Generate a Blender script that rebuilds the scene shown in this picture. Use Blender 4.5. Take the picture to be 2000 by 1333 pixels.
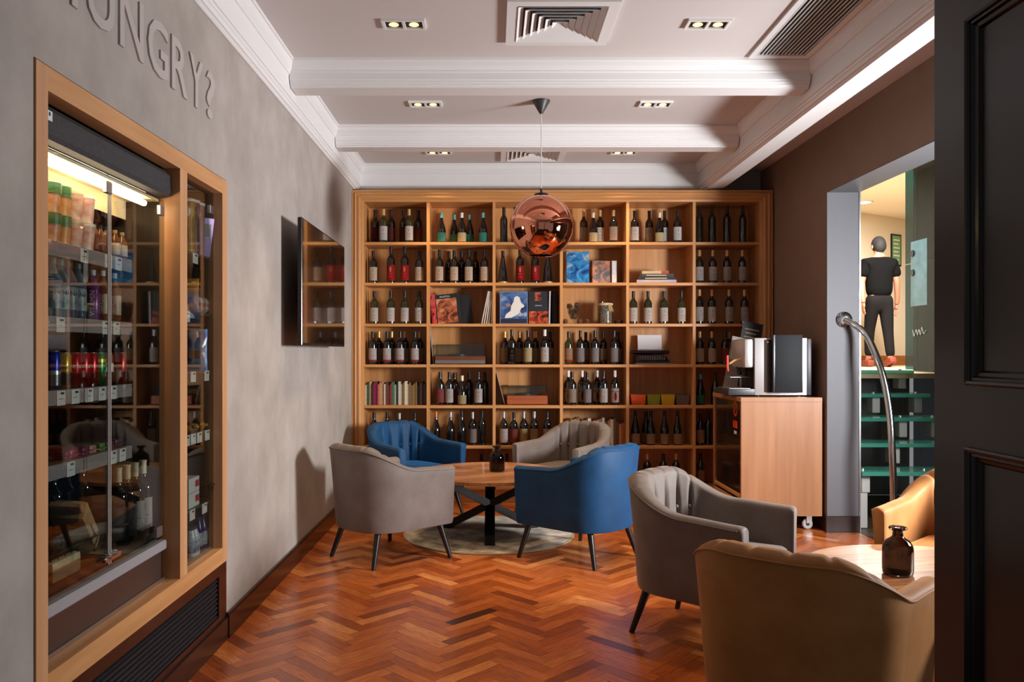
import bpy, bmesh, math, random
from mathutils import Vector, Matrix
PI = math.pi
S = bpy.context.scene
C = S.collection
for o in list(bpy.data.objects):
    bpy.data.objects.remove(o)

# ---------------------------------------------------------------- camera, world, light, exposure
EYE = 1.40                      # eye height (m); the camera looks along +Y
FPX, VX, VY = 1569.0, 962.0, 689.0
cam = bpy.data.cameras.new('camera')
cam.sensor_width = 36.0
cam.lens = FPX / 2000 * 36
cam.shift_x = (1000 - VX) / 2000
cam.shift_y = (VY - 666.5) / 2000
cam.clip_start = 0.05
co = bpy.data.objects.new('camera', cam)
co.location = (0, 0, EYE)
co.rotation_euler = (PI / 2, 0, 0)
C.objects.link(co)
S.camera = co

w = bpy.data.worlds.new('world')
S.world = w
w.use_nodes = True
w.node_tree.nodes['Background'].inputs[0].default_value = (0.97, 0.97, 1.0, 1)
w.node_tree.nodes['Background'].inputs[1].default_value = 0.22

def lamp(name, kind, loc, energy, color, rot=(0, 0, 0), **kw):
    l = bpy.data.lights.new(name, kind)
    l.energy = energy
    l.color = color
    for k, v in kw.items():
        setattr(l, k, v)
    o = bpy.data.objects.new(name, l)
    o.location = loc
    o.rotation_euler = rot
    C.objects.link(o)
    return o

# key light from the right, inferred from cast shadows; its window is made up
aim = Vector((-0.9 - 4.0, 6.3 - 3.8, 1.55 - 1.66))
lamp('key_light', 'AREA', (4.0, 3.8, 1.66), 205, (0.97, 0.98, 1.0), aim.to_track_quat('-Z', 'Z').to_euler(), shape='RECTANGLE', size=0.6, size_y=1.05, spread=math.radians(125))
# lit upper hall behind the stairs
lamp('hall_ceiling_light', 'AREA', (4.9, 9.6, 3.45), 330, (1.0, 0.96, 0.9), (0, 0, 0), shape='DISK', size=0.8)

S.view_settings.view_transform = 'Standard'
S.view_settings.look = 'None'
S.view_settings.exposure = 0.0
S.view_settings.gamma = 1.0
S.view_settings.use_curve_mapping = False

R = random.Random(7)

# ---------------------------------------------------------------- helpers
def lin(c):
    return tuple(((v / 255) / 12.92 if v / 255 <= 0.04045 else (((v / 255) + 0.055) / 1.055) ** 2.4) for v in c[:3]) + (1,)

MATS = {}
def mat(name, col=(128, 128, 128), rough=0.5, metal=0.0, spec=0.5, noise=0.0, nscale=8.0, stretch=(1, 1, 1), col2=None, bump=0.0, bscale=None,
        sheen=0.0, coat=0.0, emit=0.0, ecol=None, trans=0.0, ior=1.5, alpha=1.0, rvar=0.0):
    if name in MATS:
        return MATS[name]
    m = bpy.data.materials.new(name)
    m.use_nodes = True
    nt = m.node_tree
    b = nt.nodes['Principled BSDF']
    b.inputs['Base Color'].default_value = lin(col)
    b.inputs['Roughness'].default_value = rough
    b.inputs['Metallic'].default_value = metal
    b.inputs['Specular IOR Level'].default_value = spec
    b.inputs['IOR'].default_value = ior
    b.inputs['Transmission Weight'].default_value = trans
    b.inputs['Alpha'].default_value = alpha
    if sheen:
        b.inputs['Sheen Weight'].default_value = sheen
        b.inputs['Sheen Roughness'].default_value = 0.35
        b.inputs['Sheen Tint'].default_value = lin([min(255, v * 1.15 + 25) for v in col])
    if coat:
        b.inputs['Coat Weight'].default_value = coat
        b.inputs['Coat Roughness'].default_value = 0.12
    if emit:
        b.inputs['Emission Color'].default_value = lin(ecol or col)
        b.inputs['Emission Strength'].default_value = emit
    if noise or col2 or bump or rvar:
        tc = nt.nodes.new('ShaderNodeTexCoord')
        mp = nt.nodes.new('ShaderNodeMapping')
        mp.inputs['Scale'].default_value = stretch
        nt.links.new(tc.outputs['Object'], mp.inputs['Vector'])
        n = nt.nodes.new('ShaderNodeTexNoise')
        n.inputs['Scale'].default_value = nscale
        n.inputs['Detail'].default_value = 6
        n.inputs['Roughness'].default_value = 0.6
        nt.links.new(mp.outputs[0], n.inputs['Vector'])
        if noise or col2:
            cr = nt.nodes.new('ShaderNodeValToRGB')
            e = cr.color_ramp.elements
            c2 = col2 or [max(0, v * (1 - noise)) for v in col]
            e[0].position, e[1].position = 0.32, 0.68
            e[0].color, e[1].color = lin(c2), lin(col)
            nt.links.new(n.outputs['Fac'], cr.inputs[0])
            nt.links.new(cr.outputs[0], b.inputs['Base Color'])
        if rvar:
            mr = nt.nodes.new('ShaderNodeMapRange')
            mr.inputs[3].default_value = rough - rvar
            mr.inputs[4].default_value = rough + rvar
            nt.links.new(n.outputs['Fac'], mr.inputs[0])
            nt.links.new(mr.outputs[0], b.inputs['Roughness'])
        if bump:
            n2 = n
            if bscale:
                n2 = nt.nodes.new('ShaderNodeTexNoise')
                n2.inputs['Scale'].default_value = bscale
                n2.inputs['Detail'].default_value = 4
                nt.links.new(mp.outputs[0], n2.inputs['Vector'])
            bp = nt.nodes.new('ShaderNodeBump')
            bp.inputs['Strength'].default_value = bump
            bp.inputs['Distance'].default_value = 0.01
            nt.links.new(n2.outputs['Fac'], bp.inputs['Height'])
            nt.links.new(bp.outputs[0], b.inputs['Normal'])
    MATS[name] = m
    return m

def pane_mat(name, tint=(235, 240, 238), k=1.0, rough=0.0):
    """thin glass pane: clear with Fresnel reflection"""
    if name in MATS:
        return MATS[name]
    m = bpy.data.materials.new(name)
    m.use_nodes = True
    nt = m.node_tree
    for n in list(nt.nodes):
        nt.nodes.remove(n)
    out = nt.nodes.new('ShaderNodeOutputMaterial')
    t = nt.nodes.new('ShaderNodeBsdfTransparent')
    t.inputs[0].default_value = lin(tint)
    g = nt.nodes.new('ShaderNodeBsdfGlossy')
    g.inputs['Roughness'].default_value = rough
    lw = nt.nodes.new('ShaderNodeLayerWeight')
    lw.inputs['Blend'].default_value = 0.5
    pw = nt.nodes.new('ShaderNodeMath')
    pw.operation = 'POWER'
    pw.inputs[1].default_value = 5.0
    nt.links.new(lw.outputs['Facing'], pw.inputs[0])
    mu = nt.nodes.new('ShaderNodeMath')
    mu.operation = 'MULTIPLY_ADD'
    mu.use_clamp = True
    mu.inputs[1].default_value = 0.96 * k
    mu.inputs[2].default_value = 0.04 * k
    nt.links.new(pw.outputs[0], mu.inputs[0])
    mx = nt.nodes.new('ShaderNodeMixShader')
    nt.links.new(mu.outputs[0], mx.inputs[0])
    nt.links.new(t.outputs[0], mx.inputs[1])
    nt.links.new(g.outputs[0], mx.inputs[2])
    nt.links.new(mx.outputs[0], out.inputs[0])
    MATS[name] = m
    return m

def wood(name, c1, c2, axis='Z', rough=0.42, scale=26, bump=0.08, coat=0.0):
    st = {'X': (0.06, 1, 1), 'Y': (1, 0.06, 1), 'Z': (1, 1, 0.06)}[axis]
    return mat(name, c1, rough, col2=c2, nscale=scale, stretch=st, bump=bump, coat=coat)

class B:
    """a bmesh being filled; every call adds one shape"""
    def __init__(s):
        s.bm = bmesh.new()
        s.k = 0
    def _f(s, vs, smooth=False):
        try:
            f = s.bm.faces.new(vs)
        except ValueError:
            return None
        f.material_index = s.k
        f.smooth = smooth
        return f
    def box(s, x0, y0, z0, x1, y1, z1, bev=0.0, seg=1, M=None):
        t = bmesh.new()
        bmesh.ops.create_cube(t, size=1)
        for v in t.verts:
            v.co = Vector(((x0 + x1) / 2 + v.co.x * (x1 - x0), (y0 + y1) / 2 + v.co.y * (y1 - y0), (z0 + z1) / 2 + v.co.z * (z1 - z0)))
        if bev:
            bmesh.ops.bevel(t, geom=list(t.edges), offset=bev, segments=seg, affect='EDGES', profile=0.6)
        return s.add(t, M, smooth=bool(bev and seg > 1))
    def add(s, t, M=None, smooth=False):
        mp = {}
        for v in t.verts:
            mp[v] = s.bm.verts.new(M @ v.co if M else v.co)
        for f in t.faces:
            s._f([mp[v] for v in f.verts], smooth or f.smooth)
        t.free()
        return s
    def loft(s, rings, closed=True, caps=True, smooth=False, loop=False):
        vs = [[s.bm.verts.new(p) for p in r] for r in rings]
        n = len(vs[0])
        rr = range(len(vs)) if loop else range(len(vs) - 1)
        for i in rr:
            a, b = vs[i], vs[(i + 1) % len(vs)]
            for j in range(n if closed else n - 1):
                s._f([a[j], a[(j + 1) % n], b[(j + 1) % n], b[j]], smooth)
        if caps and closed and not loop:
            s._f(list(reversed(vs[0])))
            s._f(vs[-1])
        return s
    def lathe(s, prof, n=24, M=None, smooth=True, a0=0.0, a1=2 * PI):
        full = abs(a1 - a0 - 2 * PI) < 1e-6
        cols = []
        for i in range(n if full else n + 1):
            a = a0 + (a1 - a0) * i / n
            cols.append([Vector((r * math.cos(a), r * math.sin(a), z)) for r, z in prof])
        if M:
            cols = [[M @ p for p in c] for c in cols]
        vs = [[s.bm.verts.new(p) for p in c] for c in cols]
        m = len(vs)
        for i in range(m if full else m - 1):
            a, b = vs[i], vs[(i + 1) % m]
            for j in range(len(prof) - 1):
                if prof[j][0] < 1e-6:
                    s._f([a[j], b[j + 1], a[j + 1]], smooth)
                elif prof[j + 1][0] < 1e-6:
                    s._f([a[j], b[j], a[j + 1]], smooth)
                else:
                    s._f([a[j], b[j], b[j + 1], a[j + 1]], smooth)
        bmesh.ops.remove_doubles(s.bm, verts=s.bm.verts, dist=1e-6)
        return s
    def tube(s, pts, r, n=10, smooth=True, caps=True):
        pts = [Vector(p) for p in pts]
        rs = r if isinstance(r, (list, tuple)) else [r] * len(pts)
        rings = []
        up = None
        for i, p in enumerate(pts):
            d = (pts[min(i + 1, len(pts) - 1)] - pts[max(i - 1, 0)]).normalized()
            if up is None:
                up = Vector((0, 0, 1)) if abs(d.z) < 0.9 else Vector((1, 0, 0))
            x = d.cross(up).normalized()
            y = x.cross(d).normalized()
            up = y
            rings.append([p + x * (rs[i] * math.cos(2 * PI * k / n)) + y * (rs[i] * math.sin(2 * PI * k / n)) for k in range(n)])
        return s.loft(rings, caps=caps, smooth=smooth)
    def beam(s, a, b, wx, wy, up=(0, 0, 1), taper=1.0):
        a, b = Vector(a), Vector(b)
        d = (b - a).normalized()
        x = d.cross(Vector(up))
        if x.length < 1e-4:
            x = Vector((1, 0, 0))
        x.normalize()
        y = x.cross(d)
        q = [(-1, -1), (1, -1), (1, 1), (-1, 1)]
        return s.loft([[a + x * (i * wx / 2) + y * (j * wy / 2) for i, j in q], [b + x * (i * wx * taper / 2) + y * (j * wy * taper / 2) for i, j in q]])
    def prism(s, pts, z0, z1, M=None, smooth=False):
        a = [Vector((p[0], p[1], z0)) for p in pts]
        b = [Vector((p[0], p[1], z1)) for p in pts]
        if M:
            a = [M @ p for p in a]
            b = [M @ p for p in b]
        return s.loft([a, b], smooth=smooth)
    def sphere(s, c, r, u=16, v=10, sc=(1, 1, 1)):
        t = bmesh.new()
        bmesh.ops.create_uvsphere(t, u_segments=u, v_segments=v, radius=1)
        for q in t.verts:
            q.co = Vector((c[0] + q.co.x * r * sc[0], c[1] + q.co.y * r * sc[1], c[2] + q.co.z * r * sc[2]))
        return s.add(t, smooth=True)
    def mesh(s, name, mats, angle=35):
        bmesh.ops.recalc_face_normals(s.bm, faces=s.bm.faces)
        me = bpy.data.meshes.new(name)
        s.bm.to_mesh(me)
        s.bm.free()
        for m in (mats if isinstance(mats, (list, tuple)) else [mats]):
            me.materials.append(m)
        if any(p.use_smooth for p in me.polygons):
            me.set_sharp_from_angle(angle=math.radians(angle))
        return me

def link(name, me, parent=None, loc=None, rz=None, scale=None):
    o = bpy.data.objects.new(name, me)
    C.objects.link(o)
    if parent is not None:
        o.parent = parent
    if loc is not None:
        o.location = loc
    if rz is not None:
        o.rotation_euler = (0, 0, rz)
    if scale is not None:
        o.scale = scale
    return o

def obj(name, b, mats, parent=None, loc=None, rz=None, angle=35):
    return link(name, b.mesh(name, mats, angle), parent, loc, rz)

def tag(o, label, cat, group=None):
    o['label'] = label
    o['category'] = cat
    if group:
        o['group'] = group
    return o

def thing(name, label, cat, loc=(0, 0, 0), rz=0, group=None):
    return tag(link(name, None, None, loc, rz), label, cat, group)

def struct(name, b, mats, label=None, parent=None, angle=35):
    o = obj(name, b, mats, parent, angle=angle)
    if parent is None:
        o['kind'] = 'structure'
        if label:
            o['label'] = label
    return o

def copy_tree(o, parent=None):
    c = o.copy()
    C.objects.link(c)
    c.parent = parent
    for ch in list(o.children):
        copy_tree(ch, c)
    return c

def px(x, d):
    return (x - VX) / FPX * d
def pz(y, d):
    return EYE - (y - VY) / FPX * d

def text_mesh(name, s, size, material, extrude=0.0005, offset=0.0, shear=0.0, align='CENTER', bevel=0.0):
    cu = bpy.data.curves.new(name, 'FONT')
    cu.body = s
    cu.size = size
    cu.extrude = extrude
    cu.offset = offset
    cu.shear = shear
    cu.align_x = align
    cu.bevel_depth = bevel
    cu.resolution_u = 3
    o = bpy.data.objects.new(name, cu)
    C.objects.link(o)
    dg = bpy.context.evaluated_depsgraph_get()
    me = bpy.data.meshes.new_from_object(o.evaluated_get(dg))
    bpy.data.objects.remove(o)
    bpy.data.curves.remove(cu)
    me.name = name
    me.materials.clear()
    me.materials.append(material)
    return me

ORD = ['first', 'second', 'third', 'fourth', 'fifth', 'sixth', 'seventh', 'eighth', 'ninth', 'tenth', 'eleventh', 'twelfth', 'thirteenth', 'fourteenth',
       'fifteenth', 'sixteenth', 'seventeenth', 'eighteenth', 'nineteenth', 'twentieth', 'twenty-first', 'twenty-second', 'twenty-third',
       'twenty-fourth', 'twenty-fifth', 'twenty-sixth', 'twenty-seventh', 'twenty-eighth', 'twenty-ninth', 'thirtieth']

# ---------------------------------------------------------------- room materials
plaster = mat('greige_plaster', (172, 163, 156), 0.75, col2=(150, 141, 134), nscale=3.2, bump=0.15, bscale=40, stretch=(1, 1, 0.85))
white = mat('ceiling_white', (202, 195, 193), 0.7)
white_trim = mat('cornice_white', (222, 220, 219), 0.55)
brown_wall = mat('brown_paint', (138, 113, 96), 0.7, noise=0.06, nscale=5)
jamb_paint = mat('jamb_grey', (100, 101, 106), 0.6)
mahogany = mat('mahogany', (52, 26, 18), 0.28, col2=(30, 14, 10), nscale=20, stretch=(1, 0.1, 1), coat=0.3)
oak_v = wood('oak_vertical', (206, 150, 92), (182, 124, 70), 'Z')
oak_h = wood('oak_horizontal', (206, 150, 92), (184, 126, 72), 'X')
oak_y = wood('oak_lengthwise', (206, 152, 100), (186, 132, 82), 'Y')
oak_light = wood('light_oak_vertical', (208, 158, 114), (190, 138, 94), 'Z', scale=14)
oak_cart = wood('cart_oak', (168, 118, 80), (148, 98, 62), 'Z', scale=14)
black_metal = mat('black_metal', (18, 17, 18), 0.4)
chrome = mat('chrome', (215, 215, 215), 0.12, 1.0)
steel = mat('brushed_steel', (190, 188, 186), 0.32, 1.0)
grey_plastic = mat('grey_plastic', (150, 148, 152), 0.4)
dark_void = mat('dark_lining', (16, 15, 15), 0.6)
price_card = mat('price_card', (232, 228, 224), 0.6)
ink = mat('black_ink', (25, 25, 28), 0.6)

# ================================================================ SETTING
XL, XR = -1.305, 2.61            # left and right wall planes
YB = 7.82                        # back wall
ZC = 3.20                        # ceiling
Y0 = -1.6

# floor slab under the parquet
b = B(); b.box(XL - 0.8, Y0, -0.12, 2.86, YB, -0.006)
floor = struct('floor', b, mat('floor_bed', (70, 34, 16), 0.6), 'herringbone parquet floor of orange brown wood blocks')

def parquet_material():
    m = bpy.data.materials.new('parquet_wood')
    m.use_nodes = True
    nt = m.node_tree
    bs = nt.nodes['Principled BSDF']
    uv = nt.nodes.new('ShaderNodeUVMap'); uv.uv_map = 'grain'
    at = nt.nodes.new('ShaderNodeAttribute'); at.attribute_name = 'tone'
    mp = nt.nodes.new('ShaderNodeMapping'); mp.inputs['Scale'].default_value = (7, 95, 1)
    nt.links.new(uv.outputs[0], mp.inputs[0])
    n = nt.nodes.new('ShaderNodeTexNoise'); n.inputs['Scale'].default_value = 1.6; n.inputs['Detail'].default_value = 5; n.inputs['Distortion'].default_value = 0.6
    nt.links.new(mp.outputs[0], n.inputs['Vector'])
    cr = nt.nodes.new('ShaderNodeValToRGB')
    e = cr.color_ramp.elements
    e[0].position = 0.0; e[0].color = lin((70, 32, 16))
    e[1].position = 1.0; e[1].color = lin((228, 150, 84))
    for p, c in ((0.12, (144, 68, 26)), (0.5, (186, 96, 40)), (0.8, (208, 120, 58))):
        q = e.new(p); q.color = lin(c)
    nt.links.new(at.outputs['Fac'], cr.inputs[0])
    dk = nt.nodes.new('ShaderNodeMix'); dk.data_type = 'RGBA'; dk.blend_type = 'MULTIPLY'
    g = nt.nodes.new('ShaderNodeValToRGB')
    g.color_ramp.elements[0].position = 0.36; g.color_ramp.elements[0].color = (0.42, 0.34, 0.28, 1)
    g.color_ramp.elements[1].position = 0.6; g.color_ramp.elements[1].color = (1, 1, 1, 1)
    nt.links.new(n.outputs['Fac'], g.inputs[0])
    dk.inputs[0].default_value = 0.75
    nt.links.new(cr.outputs[0], dk.inputs[6]); nt.links.new(g.outputs[0], dk.inputs[7])
    nt.links.new(dk.outputs[2], bs.inputs['Base Color'])
    bs.inputs['Roughness'].default_value = 0.3
    bs.inputs['Coat Weight'].default_value = 0.35
    bs.inputs['Coat Roughness'].default_value = 0.18
    bp = nt.nodes.new('ShaderNodeBump'); bp.inputs['Strength'].default_value = 0.12; bp.inputs['Distance'].default_value = 0.004
    nt.links.new(n.outputs['Fac'], bp.inputs['Height']); nt.links.new(bp.outputs[0], bs.inputs['Normal'])
    return m
parquet = parquet_material()

def clip(poly, ax, lim, keep_less):
    out = []
    for i in range(len(poly)):
        a, c = poly[i], poly[(i + 1) % len(poly)]
        ia = (a[ax] <= lim) == keep_less
        ic = (c[ax] <= lim) == keep_less
        if ia:
            out.append(a)
        if ia != ic:
            t = (lim - a[ax]) / (c[ax] - a[ax])
            out.append(tuple(a[k] + (c[k] - a[k]) * t for k in range(4)))
    return out

def herringbone():
    wv, n = 0.066, 5
    L = wv * n
    cs = math.sqrt(0.5)
    ox, oy = -0.203, 3.0
    blocks = []
    g = 0.0006
    for t in range(-120, 160):
        for k in range(-14, 15):
            for hv in (0, 1):
                if hv == 0:
                    x0, y0, x1, y1 = t + 2 * n * k, t, t + 2 * n * k + n, t + 1
                else:
                    x0, y0 = t + 2 * n * k + n, t - n + 1
                    x1, y1 = x0 + 1, y0 + n
                q = []
                for (u, v) in ((x0 * wv + g, y0 * wv + g), (x1 * wv - g, y0 * wv + g), (x1 * wv - g, y1 * wv - g), (x0 * wv + g, y1 * wv - g)):
                    X, Y = (u - v) * cs + ox, (u + v) * cs + oy
                    q.append((X, Y, u if hv == 0 else v, v if hv == 0 else u))
                cx = sum(p[0] for p in q) / 4; cy = sum(p[1] for p in q) / 4
                if cx < -1.7 or cx > 3.0 or cy < 2.9 or cy > 7.7:
                    continue
                for a in ((0, XL + 0.001, False), (0, XR + 0.24, True), (1, 3.0, False), (1, 7.55, True)):
                    q = clip(q, *a)
                    if len(q) < 3:
                        break
                if len(q) < 3:
                    continue
                # the hall beyond the opening keeps its own floor
                tone = min(1, max(0.1, R.gauss(0.55, 0.24)))
                if hv == 0 and abs(cx + 0.108) < 0.04 and abs(cy - 4.306) < 0.046:
                    tone = 0.0
                blocks.append((q, tone, R.random() * 9, cx, cy, R.uniform(-0.0004, 0.0004)))
    return blocks

def block_mesh(name, items):
    bm = bmesh.new()
    uvl = bm.loops.layers.uv.new('grain')
    tl = bm.faces.layers.float.new('tone')
    for q, tone, off, cx, cy, dz in items:
        zt = dz
        top = [bm.verts.new((p[0], p[1], zt)) for p in q]
        bot = [bm.verts.new((p[0], p[1], -0.006)) for p in q]
        fs = [bm.faces.new(top)]
        for i in range(len(q)):
            j = (i + 1) % len(q)
            fs.append(bm.faces.new((bot[i], bot[j], top[j], top[i])))
        for f in fs:
            f[tl] = tone
        for f in fs:
            for lp in f.loops:
                for i, v in enumerate(top):
                    if lp.vert is v or lp.vert is bot[i]:
                        lp[uvl].uv = (q[i][2] + off, q[i][3] + off * 3)
    bmesh.ops.recalc_face_normals(bm, faces=bm.faces)
    me = bpy.data.meshes.new(name)
    bm.to_mesh(me); bm.free()
    me.materials.append(parquet)
    return me

bl = herringbone()
def seen(t):
    x = VX + t[3] / t[4] * FPX
    y = VY + EYE / t[4] * FPX
    return 370 < x < 1420 and y < 1345
bl.sort(key=lambda t: (0 if seen(t) else 1, t[4]))
for it in bl[:300]:
    link('parquet_block', block_mesh('parquet_block', [it]), floor)
rest = link('parquet_blocks', block_mesh('parquet_blocks', bl[300:]), floor)
rest['kind'] = 'stuff'

# left wall with the display cabinet opening cut out of it
FY0, FY1, FZ0, FZ1 = 2.283, 3.934, 0.384, 2.243      # outer frame of the fridge cabinet
b = B()
b.box(XL - 0.1, Y0, 0, XL, FY0, ZC)
b.box(XL - 0.1, FY1, 0, XL, YB, ZC)
b.box(XL - 0.1, FY0, FZ1, XL, FY1, ZC)
b.box(XL - 0.1, FY0, 0, XL, FY1, 0.12)
struct('wall_left', b, plaster, 'mottled grey beige plaster wall')
b = B(); b.box(XL - 0.3, YB, 0, 2.86, YB + 0.1, ZC + 0.2)
struct('wall_back', b, mat('back_wall_grey', (150, 146, 142), 0.7))
# right wall: solid behind the jamb, header over the wide opening
JY = 6.27; HZ = 2.655; JX = 2.857
b = B()
b.box(XR, JY, 0, JX, YB, ZC + 0.2)
b.box(XR, 1.2, HZ, JX, JY, ZC + 0.2)
wr = struct('wall_right', b, brown_wall, 'brown painted wall beside the stair opening')
b = B()
b.box(XR - 0.001, JY - 0.006, 0.1, JX + 0.001, JY, HZ)
b.box(XR + 0.001, 1.2, HZ - 0.006, JX + 0.001, JY, HZ)
struct('trim_1', b, jamb_paint, 'pale grey jamb and soffit of the stair opening')
b = B(); b.box(JX, JY - 0.012, 0.0, JX + 0.012, JY + 0.06, HZ)
struct('trim_2', b, steel, 'thin metal corner strip on the grey jamb')
b = B()
b.box(XR - 0.016, JY - 0.022, 0, JX + 0.004, JY - 0.0065, 0.125, 0.003)
b.box(XR - 0.016, JY - 0.0065, 0, XR, YB - 0.36, 0.125, 0.003)
struct('baseboard_right', b, mahogany)
b = B()
b.box(XL, FY1, 0, XL + 0.017, YB - 0.35, 0.112)
b.box(XL, FY1, 0.112, XL + 0.012, YB - 0.35, 0.125)
b.box(XL, Y0, 0, XL + 0.012, FY1, 0.105)
struct('baseboard_left', b, mahogany, 'dark mahogany skirting along the plaster wall')

# ceiling
b = B(); b.box(XL, Y0, ZC, 2.15, YB, ZC + 0.1)
struct('ceiling', b, white, 'white coffered ceiling')
CP = [(0, 3.2), (0, 3.186), (0.010, 3.182), (0.012, 3.165), (0.018, 3.148), (0.030, 3.130), (0.034, 3.124), (0.034, 3.116), (0.042, 3.112), (0.042, 2.988),
      (0.050, 2.984), (0.050, 2.972), (0.056, 2.966), (0.060, 2.956), (0.060, 2.948), (0.068, 2.944), (0.074, 2.936), (0.080, 2.93)]
def cornice_y(x0, sgn, ya, yb, xback):
    prof = [(x0 + sgn * o, z) for o, z in CP] + [(xback, 2.93), (xback, 3.2)]
    q = B()
    q.loft([[Vector((x, ya, z)) for x, z in prof], [Vector((x, yb, z)) for x, z in prof]])
    return q
struct('trim_3', cornice_y(-1.213, -1, Y0, YB, XL), white_trim, 'white moulded cornice above the plaster wall')
struct('trim_4', cornice_y(1.925, 1, Y0, YB, 2.15), white_trim, 'white moulded bulkhead running above the stair opening')
prof = [(7.635 + o, z) for o, z in CP] + [(YB, 2.93), (YB, 3.2)]
b = B(); b.loft([[Vector((-1.3, y, z)) for y, z in prof], [Vector((2.1, y, z)) for y, z in prof]])
struct('trim_5', b, white_trim, 'white cornice above the bookcase')
b = B(); b.box(2.15, Y0, 3.16, XR, YB, 3.22)
struct('ceiling_recess', b, white, 'recessed ceiling strip beside the bulkhead')
BP = [(-0.155, 3.2), (-0.155, 3.184), (-0.145, 3.180), (-0.138, 3.158), (-0.120, 3.142), (-0.113, 3.138), (-0.113, 3.128), (-0.104, 3.124), (-0.104, 3.084),
      (-0.096, 3.080), (-0.096, 3.068), (-0.088, 3.064), (-0.088, 3.054), (-0.075, 3.05), (-0.075, 3.04)]
BP = BP + [(-y, z) for y, z in reversed(BP)]
for i, yc in enumerate((5.05, 6.485, 3.6)):
    b = B(); b.loft([[Vector((-1.25, yc + y, z)) for y, z in BP], [Vector((1.96, yc + y, z)) for y, z in BP]])
    struct('ceiling_beam_%d' % (i + 1), b, white_trim, ['white moulded ceiling beam nearest the front', 'white moulded ceiling beam before the bookcase', 'white moulded ceiling beam overhead'][i])

# ---------------------------------------------------------------- ceiling fittings
lens = mat('lamp_lens', (255, 214, 150), 0.4, emit=2.2, ecol=(255, 205, 130))
gold = mat('gold_reflector', (200, 150, 70), 0.3, 0.9)
def downlight(x, y, label):
    t = thing('recessed_downlight', label, 'ceiling light', (x, y, ZC), 0, 'twin recessed downlights')
    q = B()
    X, Y, h = 0.118, 0.062, 0.014
    for (x0, y0, x1, y1) in ((-X, -Y, X, -Y + 0.014), (-X, Y - 0.014, X, Y), (-X, -Y + 0.014, -X + 0.016, Y - 0.014), (X - 0.016, -Y + 0.014, X, Y - 0.014), (-0.008, -Y + 0.014, 0.008, Y - 0.014)):
        q.box(x0, y0, -h, x1, y1, 0)
    obj('frame', q, white_trim, t)
    for sx in (-0.055, 0.055):
        q = B(); q.box(sx - 0.047, -0.048, -0.004, sx + 0.047, 0.048, -0.0005)
        obj('recess', q, dark_void, t)
        q = B(); q.lathe([(0.020, -0.0045), (0.025, -0.008), (0.027, -0.0105), (0.020, -0.0105), (0.018, -0.0085), (0.0, -0.008)], 20, Matrix.Translation((sx, 0, 0)))
        ln = obj('lamp', q, lens, t)
    return t
spots = []
for r_, y in enumerate((4.385, 5.8, 7.2)):
    for c_, x in enumerate((-0.484, 1.175)):
        row = ['front', 'middle', 'rear'][r_]
        side = ['plaster wall', 'bulkhead'][c_]
        downlight(x, y, 'twin recessed downlight on the %s side of the %s ceiling bay' % (side, row))
        for sx in (-0.055, 0.055):
            lamp('downlight_beam', 'SPOT', (x + sx, y, ZC - 0.02), 42, (1.0, 0.70, 0.40), (0, 0, 0), spot_size=math.radians(78), spot_blend=0.7, shadow_soft_size=0.03)

def diffuser(x, y, label):
    t = thing('air_diffuser', label, 'air vent', (x, y, ZC), 0, 'square ceiling air diffusers')
    def ring(q, a, bb, z0, z1, zi0):
        pa = [(-a, -a), (a, -a), (a, a), (-a, a)]
        pb = [(-bb, -bb), (bb, -bb), (bb, bb), (-bb, bb)]
        q.loft([[Vector((u, v, z0)) for u, v in pa], [Vector((u, v, z1)) for u, v in pa], [Vector((u, v, zi0 + 0.002)) for u, v in pb], [Vector((u, v, zi0)) for u, v in pb]], caps=False, loop=True)
    q = B(); ring(q, 0.29, 0.235, -0.022, -0.002, -0.022); obj('frame', q, white_trim, t)
    for i in range(6):
        a = 0.232 - i * 0.038
        q = B(); ring(q, a, a - 0.03, -0.026, -0.024, -0.002)
        obj('louvre', q, white_trim, t)
    q = B(); q.box(-0.235, -0.235, -0.0025, 0.235, 0.235, -0.0005); obj('plenum', q, dark_void, t)
diffuser(0.365, 4.36, 'large square white air diffuser in the front ceiling bay')
diffuser(0.365, 7.22, 'square white air diffuser in the rear ceiling bay above the bookcase')
t = thing('slot_grille', 'long white air grille with black slots beside the bulkhead', 'air vent', (1.735, 4.1, ZC))
q = B()
for x0, y0, x1, y1 in ((-0.185, -0.78, -0.15, 0.78), (0.15, -0.78, 0.185, 0.78), (-0.15, -0.78, 0.15, -0.745), (-0.15, 0.735, 0.15, 0.78)):
    q.box(x0, y0, -0.014, x1, y1, 0)
obj('frame', q, white_trim, t)
q = B(); q.box(-0.15, -0.745, -0.003, 0.15, 0.735, -0.0005); obj('slot_backing', q, dark_void, t)
q = B(); q.box(-0.003, -0.74, -0.009, 0.003, 0.735, -0.004); sl = q.mesh('slat', white_trim)
for i in range(13):
    link('slat', sl, t, (-0.138 + i * 0.023, 0, 0))

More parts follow.
